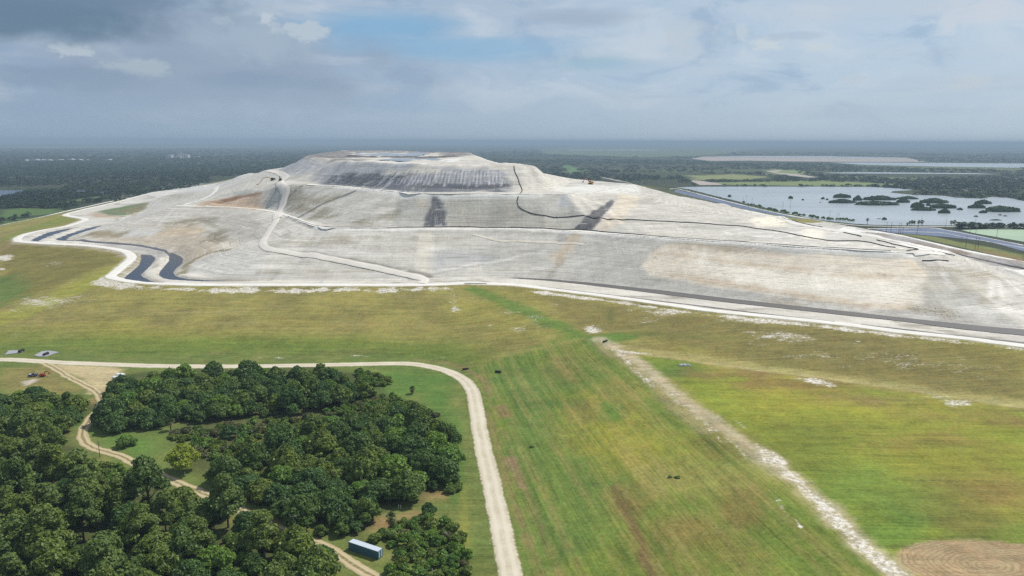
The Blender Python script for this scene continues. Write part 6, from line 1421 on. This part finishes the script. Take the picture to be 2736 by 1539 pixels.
MB().cyl((4 * u_, -26, 0), (4 * u_, -26, 15), 9, n=18).cyl((-8 * u_, -26, 0), (-8 * u_, -26, 12), 8, n=18).build('silo', B_ROOF, e)
tag(e, 'white distant factory with several chimneys beyond the left forest', 'factory')
# ------------------------------------------------------------------ far woods: one mass of crowns
def far_woods():
    r = np.random.default_rng(5); C = []; N = []; S = []; T = []
    excl = [lake_q, green_q, left_q] + far_q + [GW(p, 0) for p in ([(2200, 432), (2736, 434), (2736, 456), (2500, 451), (2300, 446)], [(2190, 459), (2680, 462), (2680, 472), (2400, 470), (2200, 469)], [(1840, 422), (1990, 415), (2200, 415), (2420, 420), (2490, 440), (2000, 437), (1845, 431)], [(2046, 454), (2090, 453), (2200, 475), (2160, 481), (2050, 466)], [(1838, 480), (1930, 488), (1935, 500), (1860, 500)], [(1580, 468), (1600, 470), (1700, 492), (1690, 500), (1640, 490)])] + [GW(p, 0) for p in ([(1830, 466), (1960, 463), (2070, 470), (2000, 482), (1850, 484)], [(1880, 489), (2200, 484), (2430, 493), (2380, 498), (1900, 498)], [(1505, 441), (1540, 445), (1558, 464), (1515, 464)], [(0, 585), (150, 570), (165, 558), (60, 555), (0, 559)], [(150, 549), (330, 522), (250, 526), (120, 546)], [(1835, 423), (2490, 433), (2300, 434), (1990, 415)], [(1430, 398), (2040, 396), (1900, 415), (1720, 421), (1450, 413)])]
    toe = GW([(-60, 622), (0, 609), (110, 581), (230, 552.5), (350, 528), (400, 520.5)], 0)
    def dots(px0, px1, py0, py1, n, keepf):
        px = r.uniform(px0, px1, n); py = py0 + (py1 - py0) * r.random(n) ** 0.8
        dd = [cF + cR * (a - PW / 2) / FOC + cU * (PH / 2 - b) / FOC for a, b in zip(px, py)]
        D = np.array(dd); t = -CAMZ / D[:, 2]; x = D[:, 0] * t; y = D[:, 1] * t
        ok = (t > 0) & (y < 9000) & keepf(x, y) & (hf(x, y) < 1.0)
        for e in excl: ok &= ~inside(x, y, e)
        ok &= seg_dist(x, y, toe) > 14
        return x[ok], y[ok]
    nz = lambda x, y, s, th: fbm(x, y, s, 4, 77) > th
    sets = [dots(-60, 900, 392, 470, 5200, lambda x, y: nz(x, y, 700, -.45)), dots(-60, 560, 440, 560, 3600, lambda x, y: nz(x, y, 300, -.35)), dots(-60, 250, 540, 600, 160, lambda x, y: nz(x, y, 120, .05)),
            dots(1280, 2800, 398, 455, 5200, lambda x, y: nz(x, y, 900, -.15)), dots(1400, 2800, 440, 506, 4200, lambda x, y: nz(x, y, 350, -.1)), dots(2350, 2800, 488, 545, 900, lambda x, y: nz(x, y, 120, -.25)), dots(1850, 2700, 488, 498.5, 700, lambda x, y: y < 2700),
            dots(2560, 2800, 606, 612, 60, lambda x, y: y > 0)]
    for x, y in sets:
        for a, b in zip(x, y):
            d = math.hypot(a, b); h = r.uniform(4.5, 9) * (1 if d < 3000 else .7); wd = max(4.0, d * .0022) * r.uniform(.7, 1.5); k = 10 if d < 3200 else 6
            tint = float(np.clip(.45 + fbm(np.array([a]), np.array([b]), 260, 3, 5)[0] * .55 + r.normal() * .09, 0, 1))
            p = r.normal(size=(k, 3)); p /= np.linalg.norm(p, axis=1)[:, None]; p[:, 2] = np.abs(p[:, 2])
            C.append(np.array([a, b, h * .35]) + p * np.array([wd, wd, h * .6])); N.append(p * .35 + r.normal(size=(k, 3)) * .15 + [0, 0, 1.0]); S.append(np.full(k, wd * .95) * r.uniform(.8, 1.2, k)); T.append(np.clip(tint + r.normal(size=k) * .08, 0, 1))
    C = np.concatenate(C); N = np.concatenate(N); S = np.concatenate(S); T = np.concatenate(T)
    V, Fq = quads_at(C, N, S, r); me = mesh_np('far_woods', V, Fq, L_FAR); fattr(me, 'tint', np.repeat(T, 4))
    tag(link_mesh('far_woods', me), 'dark far-off woods covering the plain', kind='stuff')
far_woods()
